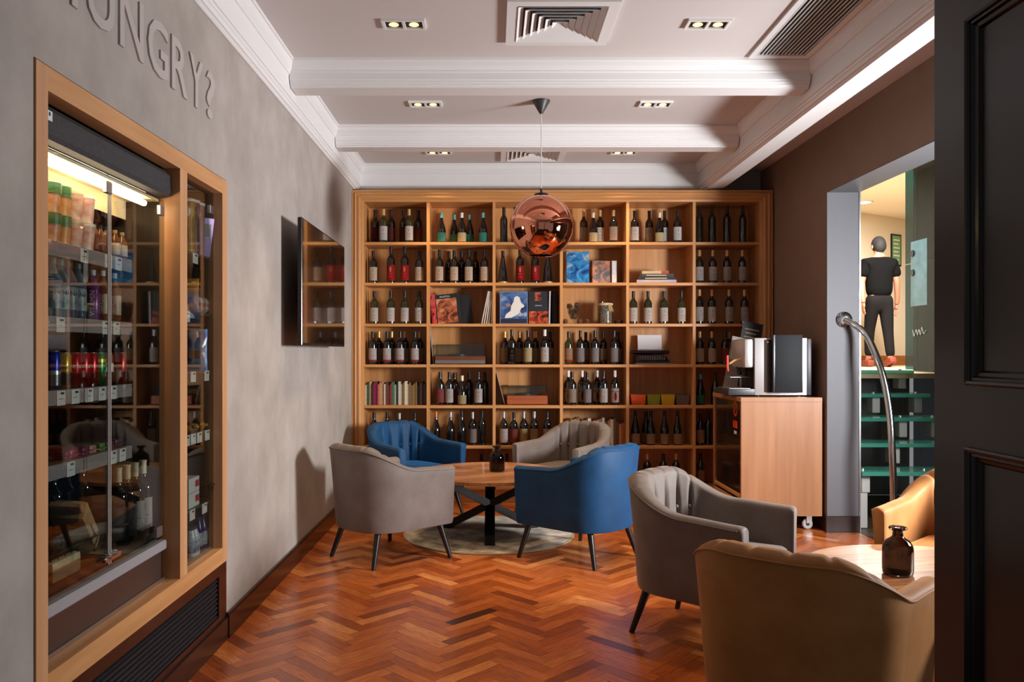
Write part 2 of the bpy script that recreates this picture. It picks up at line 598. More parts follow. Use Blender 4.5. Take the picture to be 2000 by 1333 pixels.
# pendant lamp
copper = mat('copper_mirror', (230, 150, 118), 0.025, 1.0)
PX, PY, PZ, PR = 0.348, 5.74, 2.30, 0.227
t = thing('pendant_lamp', 'mirrored copper globe pendant hanging in front of the bookcase', 'pendant lamp', (PX, PY, ZC))
q = B(); q.lathe([(0, 0), (0.063, 0), (0.063, -0.006), (0.012, -0.092), (0.0, -0.095)], 28); obj('canopy', q, mat('dark_grey_plastic', (52, 50, 50), 0.45), t)
zc = PZ - ZC
q = B(); q.tube([(0, 0, -0.09), (0, 0, zc + PR + 0.03)], 0.0035, 8); obj('cord', q, mat('pale_cord', (205, 203, 200), 0.5), t)
q = B(); q.lathe([(0, zc + PR + 0.045), (0.009, zc + PR + 0.045), (0.009, zc + PR + 0.018), (0.05, zc + PR + 0.006), (0.055, zc + PR - 0.006), (0, zc + PR - 0.004)], 20); obj('holder', q, black_metal, t)
th0 = math.acos(-0.92)
prof = [(PR * math.sin(a), zc + PR * math.cos(a)) for a in [th0 * i / 40 for i in range(1, 41)]]
prof += [(r * 0.975, zc + (z - zc) * 0.975) for r, z in reversed(prof)]
q = B(); q.lathe(prof + [prof[0]], 64); obj('globe', q, copper, t, angle=60)

# wall television
t = thing('television', 'flat black television on the plaster wall reflecting the bookcase', 'television', (-1.17, 5.64, 1.444))
q = B(); q.box(-0.028, -0.707, 0, 0, 0.707, 0.79, 0.004); obj('case', q, mat('black_gloss', (10, 9, 9), 0.25), t)
q = B(); q.box(0.0, -0.697, 0.016, 0.0012, 0.697, 0.78); obj('screen', q, mat('black_screen_glass', (6, 5, 5), 0.03, spec=1.0, coat=1.0), t)
q = B(); q.box(-0.075, -0.5, 0.08, -0.028, 0.5, 0.6, 0.01); obj('rear_housing', q, mat('black_plastic', (14, 13, 13), 0.5), t)
q = B(); q.box(-0.134, -0.25, 0.2, -0.075, 0.25, 0.5); obj('wall_bracket', q, black_metal, t)

# raised letters
letter_m = mat('letter_plaster', (176, 166, 162), 0.7)
t = thing('wall_lettering', 'raised plaster letters reading HUNGRY? high on the wall', 'lettering', (XL, 3.1, 2.475))
for ch, ya, yb in (('H', 2.335, 2.515), ('U', 2.572, 2.76), ('N', 2.799, 2.988), ('G', 3.028, 3.215), ('R', 3.251, 3.42), ('Y', 3.444, 3.602), ('?', 3.646, 3.76)):
    me = text_mesh('letter', ch, 0.3, letter_m, extrude=0.004, offset=0.0035, align='LEFT', bevel=0.0)
    xs = [v.co.x for v in me.vertices]; ys = [v.co.y for v in me.vertices]
    mx, Mx, my, My = min(xs), max(xs), min(ys), max(ys)
    for v in me.vertices:
        u = (v.co.x - mx) / (Mx - mx); vv = (v.co.y - my) / (My - my)
        v.co = Vector((0.0038 + v.co.z, ya + u * (yb - ya) - 3.1, vv * 0.217))
    link('letter', me, t)

# ================================================================ BOOKCASE
SY, SB = 7.47, 7.80              # front and back of the bookcase
k = SY / FPX
cols = [px(v, SY) for v in (711, 836, 965, 1096.5, 1226, 1356, 1483)]
rows = [2.800, 2.428, 2.050, 1.668, 1.288, 0.907, 0.531, 0.150]      # top of opening, then the seven shelf tops
case = thing('bookcase', 'wall-wide oak bookcase of open square compartments', 'bookcase', (0, SY, 0))
TH = 0.028
q = B(); q.box(-1.30, SB - SY, 0.0, 2.60, SB - SY + 0.015, 2.90); obj('back_panel', q, oak_v, case)
q = B()
for i in (1, 2, 3, 4, 5):
    q = B(); q.box(cols[i] - TH / 2, 0.0, 0.15, cols[i] + TH / 2, SB - SY, 2.80, 0.001); obj('divider', q, oak_v, case)
for x0, x1 in ((-1.30, cols[0]), (cols[6], 2.60)):
    q = B(); q.box(x0, 0.02, 0.0, x1, SB - SY, 2.80); obj('side_panel', q, oak_v, case)
for r in range(1, 8):
    for c in range(6):
        a = cols[c] + (TH / 2 if c else 0); e = cols[c + 1] - (TH / 2 if c < 5 else 0)
        q = B(); q.box(a, 0.0, rows[r] - 0.026, e, SB - SY, rows[r], 0.001); obj('shelf_board', q, oak_h, case)
q = B(); q.box(-1.30, 0.02, 2.80, 2.60, SB - SY, 2.895); obj('top_panel', q, oak_h, case)
q = B(); q.box(cols[0], 0.03, 0.0, cols[6], 0.06, 0.124); obj('plinth', q, oak_h, case)
# fluted frame: profile across the band (0 outer .. 0.107 inner), proud of the front
FPf = [(0, 0.0), (0, -0.026), (0.004, -0.030), (0.016, -0.030), (0.018, -0.024), (0.022, -0.024), (0.024, -0.034), (0.034, -0.038), (0.042, -0.034), (0.044, -0.026),
       (0.050, -0.026), (0.053, -0.032), (0.070, -0.034), (0.078, -0.028), (0.081, -0.020), (0.086, -0.020), (0.088, -0.012), (0.104, -0.008), (0.107, 0.0)]
ox0, ox1, oz = -1.305, 2.60, 2.907
sL = (cols[0] - ox0) / 0.107; sR = (ox1 - cols[6]) / 0.107
def mould(pt):
    qq = B(); qq.loft(pt); return qq
obj('frame_moulding', mould([[Vector((ox0 + u * sL, d, 0)) for u, d in FPf] + [Vector((cols[0], 0.02, 0)), Vector((ox0, 0.02, 0))],
                             [Vector((ox0 + u * sL, d, oz - u)) for u, d in FPf] + [Vector((cols[0], 0.02, oz - 0.107)), Vector((ox0, 0.02, oz))]]), oak_v, case)
obj('frame_moulding', mould([[Vector((ox1 - u * sR, d, 0)) for u, d in FPf] + [Vector((cols[6], 0.02, 0)), Vector((ox1, 0.02, 0))],
                             [Vector((ox1 - u * sR, d, oz - u)) for u, d in FPf] + [Vector((cols[6], 0.02, oz - 0.107)), Vector((ox1, 0.02, oz))]]), oak_v, case)
obj('frame_moulding', mould([[Vector((ox0 + u * sL, d, oz - u)) for u, d in FPf] + [Vector((cols[0], 0.02, oz - 0.107)), Vector((ox0, 0.02, oz))],
                             [Vector((ox1 - u * sR, d, oz - u)) for u, d in FPf] + [Vector((cols[6], 0.02, oz - 0.107)), Vector((ox1, 0.02, oz))]]), oak_h, case)

# ---------------------------------------------------------------- wine bottles
def label_mat(name, base, style='lines', second=(150, 140, 130)):
    """printed paper label; flat print only"""
    if name in MATS:
        return MATS[name]
    m = bpy.data.materials.new(name); m.use_nodes = True
    nt = m.node_tree; bs = nt.nodes['Principled BSDF']; bs.inputs['Roughness'].default_value = 0.55
    uv = nt.nodes.new('ShaderNodeUVMap'); uv.uv_map = 'print'
    sp = nt.nodes.new('ShaderNodeSeparateXYZ'); nt.links.new(uv.outputs[0], sp.inputs[0])
    def mth(op, a, c=None, clampv=False):
        n = nt.nodes.new('ShaderNodeMath'); n.operation = op; n.use_clamp = clampv
        for i, v in enumerate((a, c)):
            if v is None: continue
            if isinstance(v, (int, float)): n.inputs[i].default_value = v
            else: nt.links.new(v, n.inputs[i])
        return n.outputs[0]
    u, v = sp.outputs[0], sp.outputs[1]
    def band(x, lo, hi):
        return mth('MULTIPLY', mth('GREATER_THAN', x, lo), mth('LESS_THAN', x, hi))
    col = None
    cur = nt.nodes.new('ShaderNodeRGB'); cur.outputs[0].default_value = lin(base); cur = cur.outputs[0]
    def over(fac, c):
        nonlocal cur
        mx = nt.nodes.new('ShaderNodeMix'); mx.data_type = 'RGBA'
        if isinstance(fac, (int, float)): mx.inputs[0].default_value = fac
        else: nt.links.new(fac, mx.inputs[0])
        nt.links.new(cur, mx.inputs[6]); mx.inputs[7].default_value = lin(c)
        cur = mx.outputs[2]
    n = nt.nodes.new('ShaderNodeTexNoise'); n.inputs['Scale'].default_value = 30
    nt.links.new(uv.outputs[0], n.inputs['Vector'])
    if style in ('lines', 'emblem', 'stripe'):
        for lo, hi, a, e in ((0.42, 0.46, 0.33, 0.67), (0.30, 0.32, 0.38, 0.62), (0.2, 0.22, 0.36, 0.64)):
            over(mth('MULTIPLY', mth('MULTIPLY', band(v, lo, hi), band(u, a, e)), mth('GREATER_THAN', n.outputs['Fac'], 0.47)), second)
    if style in ('emblem', 'lines'):
        du = mth('MULTIPLY', mth('SUBTRACT', u, 0.5), 1.9); dv = mth('SUBTRACT', v, 0.72)
        rr = mth('SQRT', mth('ADD', mth('MULTIPLY', du, du), mth('MULTIPLY', dv, dv)))
        if style == 'emblem':
            over(mth('LESS_THAN', rr, 0.17), (235, 215, 170)); over(mth('LESS_THAN', rr, 0.115), base); over(mth('LESS_THAN', rr, 0.06), (235, 215, 170))
        else:
            over(mth('MULTIPLY', mth('LESS_THAN', rr, 0.10), mth('GREATER_THAN', n.outputs['Fac'], 0.52)), second)
    if style == 'stripe':
        over(band(v, -1, 0.16), second)
    if style == 'figure':
        du = mth('SUBTRACT', u, 0.5); dv = mth('SUBTRACT', v, 0.42)
        rr = mth('SQRT', mth('ADD', mth('MULTIPLY', mth('MULTIPLY', du, du), 6), mth('MULTIPLY', dv, dv)))
        over(mth('LESS_THAN', rr, 0.3), second); over(mth('MULTIPLY', band(v, 0.72, 0.8), mth('GREATER_THAN', n.outputs['Fac'], 0.5)), (40, 36, 36))
    if style == 'blot':
        over(mth('GREATER_THAN', n.outputs['Fac'], 0.55), second)
    nt.links.new(cur, bs.inputs['Base Color'])
    MATS[name] = m
    return m

LAB = {
    'w': label_mat('white_wine_label', (244, 240, 234)), 'c': label_mat('cream_wine_label', (240, 224, 198)), 'm': label_mat('maroon_wine_label', (120, 62, 56), 'plain'),
    't': label_mat('teal_wine_label', (72, 168, 148), 'plain'), 'r': label_mat('red_wine_label', (196, 32, 38), 'emblem', (235, 170, 150)),
    'p': label_mat('white_label_with_pink_foot', (244, 238, 234), 'stripe', (186, 84, 92)), 'g': label_mat('silver_wine_label', (176, 172, 172), 'plain'),
    'o': label_mat('beige_label_with_orange_foot', (200, 170, 140), 'stripe', (196, 84, 44)), 'f': label_mat('white_label_with_red_figure', (228, 220, 208), 'figure', (176, 40, 36)),
    'b': label_mat('beige_wine_label', (206, 188, 166)), 'k': label_mat('patterned_cream_label', (226, 216, 196), 'blot', (40, 36, 34)),
    'y': label_mat('pale_yellow_wine_label', (232, 216, 166), 'plain'), 'd': label_mat('dark_printed_label', (36, 32, 32), 'lines', (170, 165, 160)),
    's': label_mat('rose_wine_label', (178, 92, 88), 'plain'), 'z': label_mat('painterly_pink_label', (196, 120, 124), 'blot', (150, 34, 40)),
    'n': None}
LNAME = {'w': 'a white label', 'c': 'a cream label', 'm': 'a maroon label', 't': 'a teal label', 'r': 'a red label with round emblem', 'p': 'a white label with pink foot',
         'g': 'a silver label', 'o': 'a beige label with orange foot', 'f': 'a red figure on its label', 'b': 'a beige label', 'k': 'a black patterned label', 'y': 'a pale yellow label',
         'd': 'a dark printed label', 's': 'a rose label', 'z': 'a pink painted label', 'n': 'no label'}
def cap_mat(n, c, metal=0.0, rough=0.35):
    return mat('capsule_' + n, c, rough, metal)
CAPS = {'k': cap_mat('black', (20, 18, 20)), 'g': cap_mat('gold', (206, 164, 104), 0.35), 't': cap_mat('teal', (96, 168, 168)), 'w': cap_mat('white', (226, 220, 210)),
        'y': cap_mat('cream', (226, 214, 176)), 's': cap_mat('silver', (176, 174, 176), 0.6), 'c': cap_mat('copper', (196, 116, 70), 0.5), 'n': cap_mat('maroon', (66, 22, 24))}
glass_dark = mat('dark_bottle_glass', (16, 13, 11), 0.06, spec=0.7, coat=0.4)
glass_green = mat('olive_bottle_glass', (44, 42, 14), 0.06, spec=0.7, coat=0.4)
# profiles (radius, height) for a bottle 0.31 m tall
SHAPES = {
    'B': [(0, 0.004), (0.030, 0), (0.0375, 0.005), (0.038, 0.012), (0.038, 0.188), (0.0365, 0.202), (0.030, 0.216), (0.020, 0.228), (0.0155, 0.238), (0.0145, 0.252), (0.0140, 0.300), (0.0152, 0.301), (0.0152, 0.309), (0.011, 0.310), (0, 0.310)],
    'U': [(0, 0.004), (0.033, 0), (0.0405, 0.005), (0.041, 0.012), (0.041, 0.128), (0.038, 0.150), (0.031, 0.180), (0.022, 0.212), (0.0165, 0.238), (0.0148, 0.258), (0.0140, 0.300), (0.0155, 0.301), (0.0155, 0.309), (0.011, 0.310), (0, 0.310)],
    'T': [(0, 0.004), (0.029, 0), (0.0350, 0.005), (0.0355, 0.012), (0.0355, 0.196), (0.034, 0.208), (0.027, 0.222), (0.018, 0.234), (0.0145, 0.245), (0.0135, 0.300), (0.0145, 0.301), (0.0145, 0.309), (0.011, 0.310), (0, 0.310)],
    'C': [(0, 0.004), (0.038, 0), (0.044, 0.006), (0.0445, 0.040), (0.043, 0.075), (0.036, 0.130), (0.027, 0.190), (0.019, 0.235), (0.0155, 0.262), (0.0145, 0.300), (0.016, 0.301), (0.016, 0.309), (0.011, 0.310), (0, 0.310)]}
LZ = {'B': (0.024, 0.152), 'U': (0.012, 0.104), 'T': (0.05, 0.16), 'C': (0.028, 0.05)}
_mc = {}
def bottle_meshes(shape, cap, lab, gl):
    kb = ('body', shape, gl)
    if kb not in _mc:
        q = B(); q.lathe(SHAPES[shape], 20); _mc[kb] = q.mesh('bottle_body', glass_green if gl else glass_dark)
    kc = ('cap', shape, cap)
    if kc not in _mc:
        top = [(r + 0.0008, z) for r, z in SHAPES[shape] if z >= 0.245 and r > 0.005]
        q = B(); q.lathe([(top[0][0] - 0.002, top[0][1])] + top + [(0, 0.3108)], 18); _mc[kc] = q.mesh('capsule', CAPS[cap])
    kl = ('label', shape, lab)
    if lab != 'n' and kl not in _mc:
        z0, z1 = LZ[shape]
        r = 0.0386 if shape == 'B' else (0.0416 if shape == 'U' else (0.0361 if shape == 'T' else 0.0452))
        bm = bmesh.new(); uvl = bm.loops.layers.uv.new('print')
        n = 14; a0, a1 = -PI / 2 - 1.35, -PI / 2 + 1.35
        lo = [bm.verts.new((r * math.cos(a0 + (a1 - a0) * i / n), r * math.sin(a0 + (a1 - a0) * i / n), z0)) for i in range(n + 1)]
        hi = [bm.verts.new((v.co.x, v.co.y, z1)) for v in lo]
        for i in range(n):
            f = bm.faces.new((lo[i], lo[i + 1], hi[i + 1], hi[i])); f.smooth = True
            for lp, (uu, vv) in zip(f.loops, ((i, 0), (i + 1, 0), (i + 1, 1), (i, 1))):
                lp[uvl].uv = (uu / n, vv)
        bmesh.ops.solidify(bm, geom=list(bm.faces), thickness=-0.0004)
        me = bpy.data.meshes.new('paper_label'); bm.to_mesh(me); bm.free(); me.materials.append(LAB[lab])
        _mc[kl] = me
    return _mc[kb], _mc[kc], _mc.get(kl)

def bottle(x, y, z, h, shape, cap, lab, gl, label, group, rz=0.0, name='wine_bottle'):
    bo, ca, la = bottle_meshes(shape, cap, lab, gl)
    t = thing(name, label, 'bottle', (x, y, z), rz, group)
    s = h / 0.31
    t.scale = (1, 1, s)
    link('glass_body', bo, t); link('capsule', ca, t)
    if la:
        link('paper_label', la, t)
    return t

COLN = ['first', 'second', 'third', 'fourth', 'fifth', 'sixth']
ROWN = ['top', 'second', 'third', 'fourth', 'fifth', 'sixth', 'bottom']
# per compartment: (x in the photo, top y in the photo, shape, capsule, label, back row?, olive glass?)
CELLS = {
    (0, 0): [(733, 411, 'B', 'k', 'm', 1), (749, 409, 'B', 'g', 'w', 0, 1), (764, 411, 'B', 'k', 'm', 1), (788, 411, 'B', 'k', 'm', 1), (799, 409, 'B', 'g', 'w', 0, 1), (817, 411, 'B', 'k', 'm', 1)],
    (0, 1): [(862, 416, 'U', 't', 't', 0), (887, 420, 'U', 't', 't', 1), (902, 416, 'U', 'w', 'y', 0), (917, 420, 'U', 't', 't', 1), (943.5, 416, 'U', 't', 't', 0)],
    (0, 2): [(984, 405, 'T', 'k', 'n', 0), (1006, 405, 'T', 'k', 'n', 0)],
    (0, 3): [(1140, 411, 'B', 'g', 'b', 1), (1158.5, 416, 'U', 'y', 'y', 0), (1172, 411, 'B', 'g', 'w', 1), (1198, 411, 'B', 'g', 'b', 0)],
    (0, 4): [(1239.5, 412, 'B', 'k', 'w', 0), (1268, 412, 'B', 'k', 'b', 1), (1288, 416, 'U', 'y', 'y', 0), (1298, 412, 'B', 'k', 'w', 1), (1323, 412, 'B', 'k', 'w', 0)],
    (0, 5): [(1366, 401, 'T', 'k', 'n', 0), (1391, 401, 'T', 'k', 'n', 0), (1420, 401, 'T', 'k', 'n', 0), (1451, 401, 'T', 'k', 'n', 0)],
    (1, 0): [(729, 490, 'B', 'k', 'c', 0), (763.5, 482, 'B', 'k', 'r', 0), (790.5, 482, 'B', 'k', 'r', 0), (819, 490, 'B', 'k', 'c', 0)],
    (1, 1): [(858, 488, 'B', 'k', 'c', 0), (877, 491, 'B', 'k', 'd', 1), (887, 489, 'B', 'k', 'c', 0), (901.5, 491, 'B', 'k', 'd', 1), (915.5, 489, 'B', 'k', 'c', 0), (928, 491, 'B', 'k', 'd', 1), (946, 489, 'B', 'k', 'c', 0)],
    (1, 2): [(982, 490, 'C', 'k', 'n', 0), (1015.5, 484, 'B', 'k', 'r', 0), (1045, 484, 'B', 'k', 'r', 0), (1070, 490, 'C', 'k', 'n', 0)],
    (1, 5): [(1366, 489, 'B', 'g', 'w', 0), (1392, 489, 'B', 'g', 'w', 0), (1420, 489, 'B', 'g', 'w', 0), (1450, 489, 'B', 'g', 'w', 0)],
    (2, 0): [(731, 569, 'B', 'k', 'w', 0, 1), (763, 569, 'B', 'k', 'w', 0, 1), (790.5, 569, 'B', 'k', 'w', 0, 1), (818.5, 569, 'B', 'k', 'w', 0, 1)],
    (2, 4): [(1237, 569, 'B', 'k', 'w', 0, 1), (1265.5, 569, 'B', 'k', 'w', 0, 1), (1296.5, 569, 'B', 'k', 'w', 0, 1), (1331, 569, 'B', 'k', 'w', 0, 1)],
    (2, 5): [(1366, 566, 'B', 'g', 'w', 0), (1390, 566, 'B', 'c', 'w', 0), (1424, 566, 'B', 'g', 'w', 0), (1454, 566, 'B', 'g', 'w', 0)],
    (3, 0): [(728, 648, 'B', 'k', 'p', 0), (740, 648, 'B', 'g', 'b', 1), (756, 648, 'B', 'k', 'p', 0), (765, 648, 'B', 'g', 'b', 1), (781.5, 648, 'B', 'k', 'p', 0), (791, 648, 'B', 'g', 'b', 1), (810.5, 648, 'B', 'k', 'p', 0), (820, 648, 'B', 'g', 'b', 1)],
    (3, 2): [(986, 648, 'B', 'g', 'b', 1), (999.5, 644, 'B', 'k', 'd', 0), (1014, 648, 'B', 'g', 'b', 1), (1031, 646, 'B', 'k', 'y', 0), (1045, 648, 'B', 'g', 'b', 1), (1064, 644, 'B', 'w', 'w', 0), (1074, 648, 'B', 'k', 'b', 1)],
    (3, 3): [(1110.5, 648, 'B', 'k', 'o', 0, 1), (1133.5, 646, 'B', 'k', 'g', 0), (1144, 649, 'B', 'k', 'o', 1), (1162, 646, 'B', 'k', 'g', 0), (1178, 649, 'B', 'k', 'o', 1), (1199.5, 646, 'B', 'k', 'g', 0), (1209, 649, 'B', 'k', 'b', 1)],
    (3, 5): [(1367, 648, 'B', 'g', 'w', 0), (1390.5, 648, 'B', 'g', 'w', 0), (1416.5, 647, 'B', 'k', 's', 0), (1425, 649, 'B', 'g', 'd', 1)],
    (4, 1): [(859.5, 727, 'B', 'k', 'z', 0), (877.5, 727, 'B', 'k', 'w', 0), (888, 728, 'B', 'k', 'z', 1), (902.5, 734, 'U', 'y', 'y', 0), (916, 727, 'B', 'k', 'n', 1), (934.5, 727, 'B', 'k', 'w', 0), (946.5, 728, 'B', 'k', 'n', 1)],
    (4, 3): [(1110, 724, 'B', 'w', 'f', 1), (1117.5, 727, 'B', 'k', 'k', 0), (1137, 724, 'B', 'w', 'f', 1), (1147, 728, 'B', 'k', 'g', 0), (1166, 724, 'B', 'w', 'f', 1), (1179, 725, 'B', 'k', 'w', 0), (1201, 724, 'B', 'w', 'f', 0)],
    (4, 5): [(1368, 731, 'U', 't', 't', 0), (1397, 727, 'U', 'k', 'n', 0)],
    (5, 0): [(730.5, 806, 'B', 'k', 'z', 0), (756, 806, 'B', 'k', 'n', 0), (780, 807, 'B', 's', 'n', 0), (810, 807, 'B', 'k', 'n', 0)],
    (5, 1): [(851.5, 804, 'U', 'c', 'n', 0), (880, 805, 'U', 's', 'n', 0), (902, 803, 'U', 'k', 'n', 0), (923, 805, 'B', 's', 'g', 0), (941.5, 803, 'T', 'k', 'n', 0)],
    (5, 2): [(984, 804, 'B', 's', 'w', 0), (1003.5, 806, 'B', 'k', 's', 0), (1023, 804, 'B', 's', 'y', 0), (1043.5, 804, 'B', 's', 'y', 0), (1069, 804, 'B', 'k', 'w', 0)],
    (5, 4): [(1241, 802, 'U', 'k', 'b', 0), (1262, 804, 'U', 'k', 'b', 1), (1271, 803, 'U', 'k', 'b', 0), (1298, 803, 'U', 'k', 'b', 0), (1323.5, 803, 'U', 'k', 'b', 0)],
    (5, 5): [(1368, 808, 'B', 'k', 'b', 0), (1382, 807, 'T', 'k', 'n', 0)],
    (6, 1): [(940, 884, 'B', 'k', 'n', 0)], (6, 2): [(990, 886, 'B', 'k', 'n', 0)],
    (6, 4): [(1264, 890, 'B', 'g', 'n', 0), (1295.5, 884, 'B', 'k', 'n', 0), (1320.5, 892, 'B', 'g', 'n', 0)],
    (6, 5): [(1368, 888, 'B', 'k', 'b', 0, 1)],
}
for (r, c), lst in CELLS.items():
    zs = rows[r + 1]
    placed = []
    for i, e in enumerate(lst):
        x, yt, sh, cp, lb, back = e[:6]
        gl = len(e) > 6 and e[6]
        Y = 7.66 if back else 7.55
        X = px(x, Y)
        lo = cols[c] + TH / 2 + 0.05; hi = cols[c + 1] - TH / 2 - 0.05
        X = min(max(X, lo), hi)
        rad = {'B': 0.0388, 'U': 0.0418, 'T': 0.0362, 'C': 0.046}[sh]
        for _ in range(3):
            for (qx, qy, qr) in placed:
                dx, dy = X - qx, Y - qy
                dd = math.hypot(dx, dy)
                if dd < rad + qr + 0.001:
                    m_ = (rad + qr + 0.0015) ** 2 - dy * dy
                    if m_ > 0:
                        X = qx + math.copysign(math.sqrt(m_), dx if dx else 1)
        if X > hi + 0.012:
            X = hi + 0.012
        placed.append((X, Y, rad))
        h = pz(yt, Y) - zs
        h = min(max(h, 0.27), 0.352)
        if r == 6: h = 0.30
        n_ = ORD[i] if len(lst) > 1 else 'the only'
        lab = '%s bottle, %s from left, %s row, %s bookcase column' % ({'n': 'plain dark'}.get(lb, LNAME[lb].replace('a ', '', 1).replace(' on its label', ' labelled')), n_, ROWN[r], COLN[c])
        if len(lst) == 1:
            lab = '%s bottle alone in the %s row, %s bookcase column' % ({'n': 'plain dark'}.get(lb, LNAME[lb].replace('a ', '', 1)), ROWN[r], COLN[c])
        bt = bottle(X, Y, zs, h, sh, cp, lb, gl, lab, 'wine bottles in the bookcase')
        if sh == 'C' and r == 1:
            q = B(); q.lathe([(0, 0.0005), (0.0455, 0.0005), (0.0462, 0.012), (0.045, 0.016)], 20); obj('gilt_foot', q, CAPS['g'], bt)
        if lb == 'n' and r == 0 and c == 5:
            pass

# ---------------------------------------------------------------- books and objects in the compartments
page_m = mat('paper_pages', (214, 202, 180), 0.8)
def pic_mat(name, c1, c2, c3, scale=9, dark=(20, 18, 22)):
    """printed cover picture made of blotches"""
    m = bpy.data.materials.new(name); m.use_nodes = True
    nt = m.node_tree; bs = nt.nodes['Principled BSDF']; bs.inputs['Roughness'].default_value = 0.3
    tc = nt.nodes.new('ShaderNodeTexCoord')
    n = nt.nodes.new('ShaderNodeTexNoise'); n.inputs['Scale'].default_value = scale; n.inputs['Detail'].default_value = 3; n.inputs['Distortion'].default_value = 1.2
    nt.links.new(tc.outputs['Object'], n.inputs['Vector'])
    cr = nt.nodes.new('ShaderNodeValToRGB'); e = cr.color_ramp.elements
    e[0].position = 0.32; e[0].color = lin(dark); e[1].position = 0.7; e[1].color = lin(c3)
    for p, cc in ((0.42, c1), (0.55, c2)):
        x = e.new(p); x.color = lin(cc)
    nt.links.new(n.outputs['Fac'], cr.inputs[0]); nt.links.new(cr.outputs[0], bs.inputs['Base Color'])
    return m

def book_upright(x, y, z, w, d, h, cover, label, group, rz=0, tilt=0.0, lean_back=0.0, name='book', cat='book'):
    """spine towards -y; w across the shelf, d deep, h tall"""
    t = thing(name, label, cat, (x, y, z), rz, group)
    t.rotation_euler = (lean_back, tilt, rz)
    q = B(); c_ = min(0.003, w * 0.2)
    q.box(-w / 2, 0, 0, w / 2, c_, h, 0.0006); q.box(-w / 2, c_, 0, -w / 2 + c_, d, h); q.box(w / 2 - c_, c_, 0, w / 2, d, h)
    obj('cover', q, cover, t)
    q = B(); q.box(-w / 2 + c_, c_, 0.003, w / 2 - c_, d - 0.004, h - 0.003); obj('page_block', q, page_m, t)
    return t

def book_facing(x, y, z, w, th, h, cover, label, lean=0.10, rz=0.0, tilt=0.0, name='picture_book'):
    """front cover towards -y"""
    t = thing(name, label, 'book', (x, y, z), rz)
    t.rotation_euler = (-lean, tilt, rz)
    q = B(); q.box(-w / 2, 0, 0, w / 2, 0.003, h); q.box(-w / 2, th - 0.003, 0, w / 2, th, h); q.box(-w / 2, 0.003, 0, -w / 2 + 0.003, th - 0.003, h)
    obj('cover', q, cover, t)
    q = B(); q.box(-w / 2 + 0.003, 0.003, 0.003, w / 2 - 0.004, th - 0.003, h - 0.003); obj('page_block', q, page_m, t)
    return t

def flat(parent, name, material, x0, z0, x1, z1, y=-0.0008):
    q = B(); q.box(x0, y, z0, x1, -0.0001, z1); return obj(name, q, material, parent)
def shape(parent, name, material, pts, y=-0.0012):
    q = B(); q.prism([(p[0], p[1]) for p in pts], 0, 0.0008, Matrix(((1, 0, 0, 0), (0, 0, -1, y + 0.0008), (0, 1, 0, 0), (0, 0, 0, 1)))); return obj(name, q, material, parent)
def words_on(parent, s, size, material, x, z, y=-0.0012, shear=0.0):
    me = text_mesh('lettering', s, size, material, 0.0002, shear=shear)
    o = link('lettering', me, parent, (x, y, z)); o.rotation_euler = (PI / 2, 0, 0); return o
def cloth(n, c): return mat('book_cloth_' + n, c, 0.65, noise=0.12, nscale=30)

kp = 7.53 / FPX
# second row, fourth column: blue reef book and brown book
r2 = rows[2]
t = book_facing(px(1128, 7.55), 7.55, r2, 44 * kp, 0.03, 0.30, pic_mat('reef_cover', (30, 110, 180), (60, 150, 210), (220, 200, 150), 11, (20, 50, 110)), 'tall bright blue coral reef book beside the copper pendant', 0.06, -0.25, name='picture_book')
words_on(t, 'La Mer', 0.022, mat('pale_ink', (220, 230, 240), 0.5), -0.045, 0.255, shear=0.3)
t = book_facing(px(1175, 7.55), 7.56, r2, 38 * kp, 0.035, 0.215, pic_mat('tower_cover', (70, 34, 16), (150, 84, 36), (190, 110, 50), 13), 'dark book with an orange picture, right of the blue reef book', 0.03, 0.3)
book_upright(px(1200, 7.57), 7.57, r2, 0.045, 0.18, 0.215, cloth('white', (214, 210, 206)), 'white paperback standing right of the dark orange picture book', None, 0.12)
# second row, fifth column: stack of books
z_ = r2
for i, (x0, x1, th, cl, pg, lb) in enumerate(((1244, 1321, 0.034, cloth('lilac', (176, 172, 196)), 1, 'thick lilac magazine bundle at the bottom of the flat book stack'),
                                          (1250, 1318, 0.03, cloth('black', (36, 34, 32)), 0, 'black book second from the bottom of the flat stack'),
                                          (1253, 1316, 0.026, cloth('charcoal', (58, 54, 50)), 0, 'charcoal book second from the top of the flat stack'),
                                          (1254, 1306, 0.026, cloth('cream', (206, 178, 134)), 0, 'cream and red book on top of the flat stack'))):
    xa, xb = px(x0, 7.55), px(x1, 7.55)
    t = thing('stacked_book', lb, 'book', ((xa + xb) / 2, 7.55, z_), R.uniform(-0.05, 0.05), 'flat stack of books')
    w2 = (xb - xa) / 2
    q = B(); q.box(-w2, 0, 0, w2, 0.2, 0.003); q.box(-w2, 0, th - 0.003, w2, 0.2, th); q.box(-w2, 0, 0.003, w2, 0.003, th - 0.003); obj('cover', q, cl, t)
    q = B(); q.box(-w2 + 0.004, 0.003, 0.003, w2 - 0.004, 0.196, th - 0.003); obj('page_block', q, page_m, t)
    q = B(); q.box(-w2 * 0.7, -0.0006, th * 0.3, w2 * 0.55, 0, th * 0.62); obj('spine_title', q, mat('spine_print', (186, 170, 136), 0.6), t)
    if i == 3:
        q = B(); q.box(w2 * 0.45, -0.001, 0.001, w2 * 0.99, 0, th - 0.001); obj('red_band', q, cloth('red', (176, 60, 40)), t)
    z_ += th + 0.0005
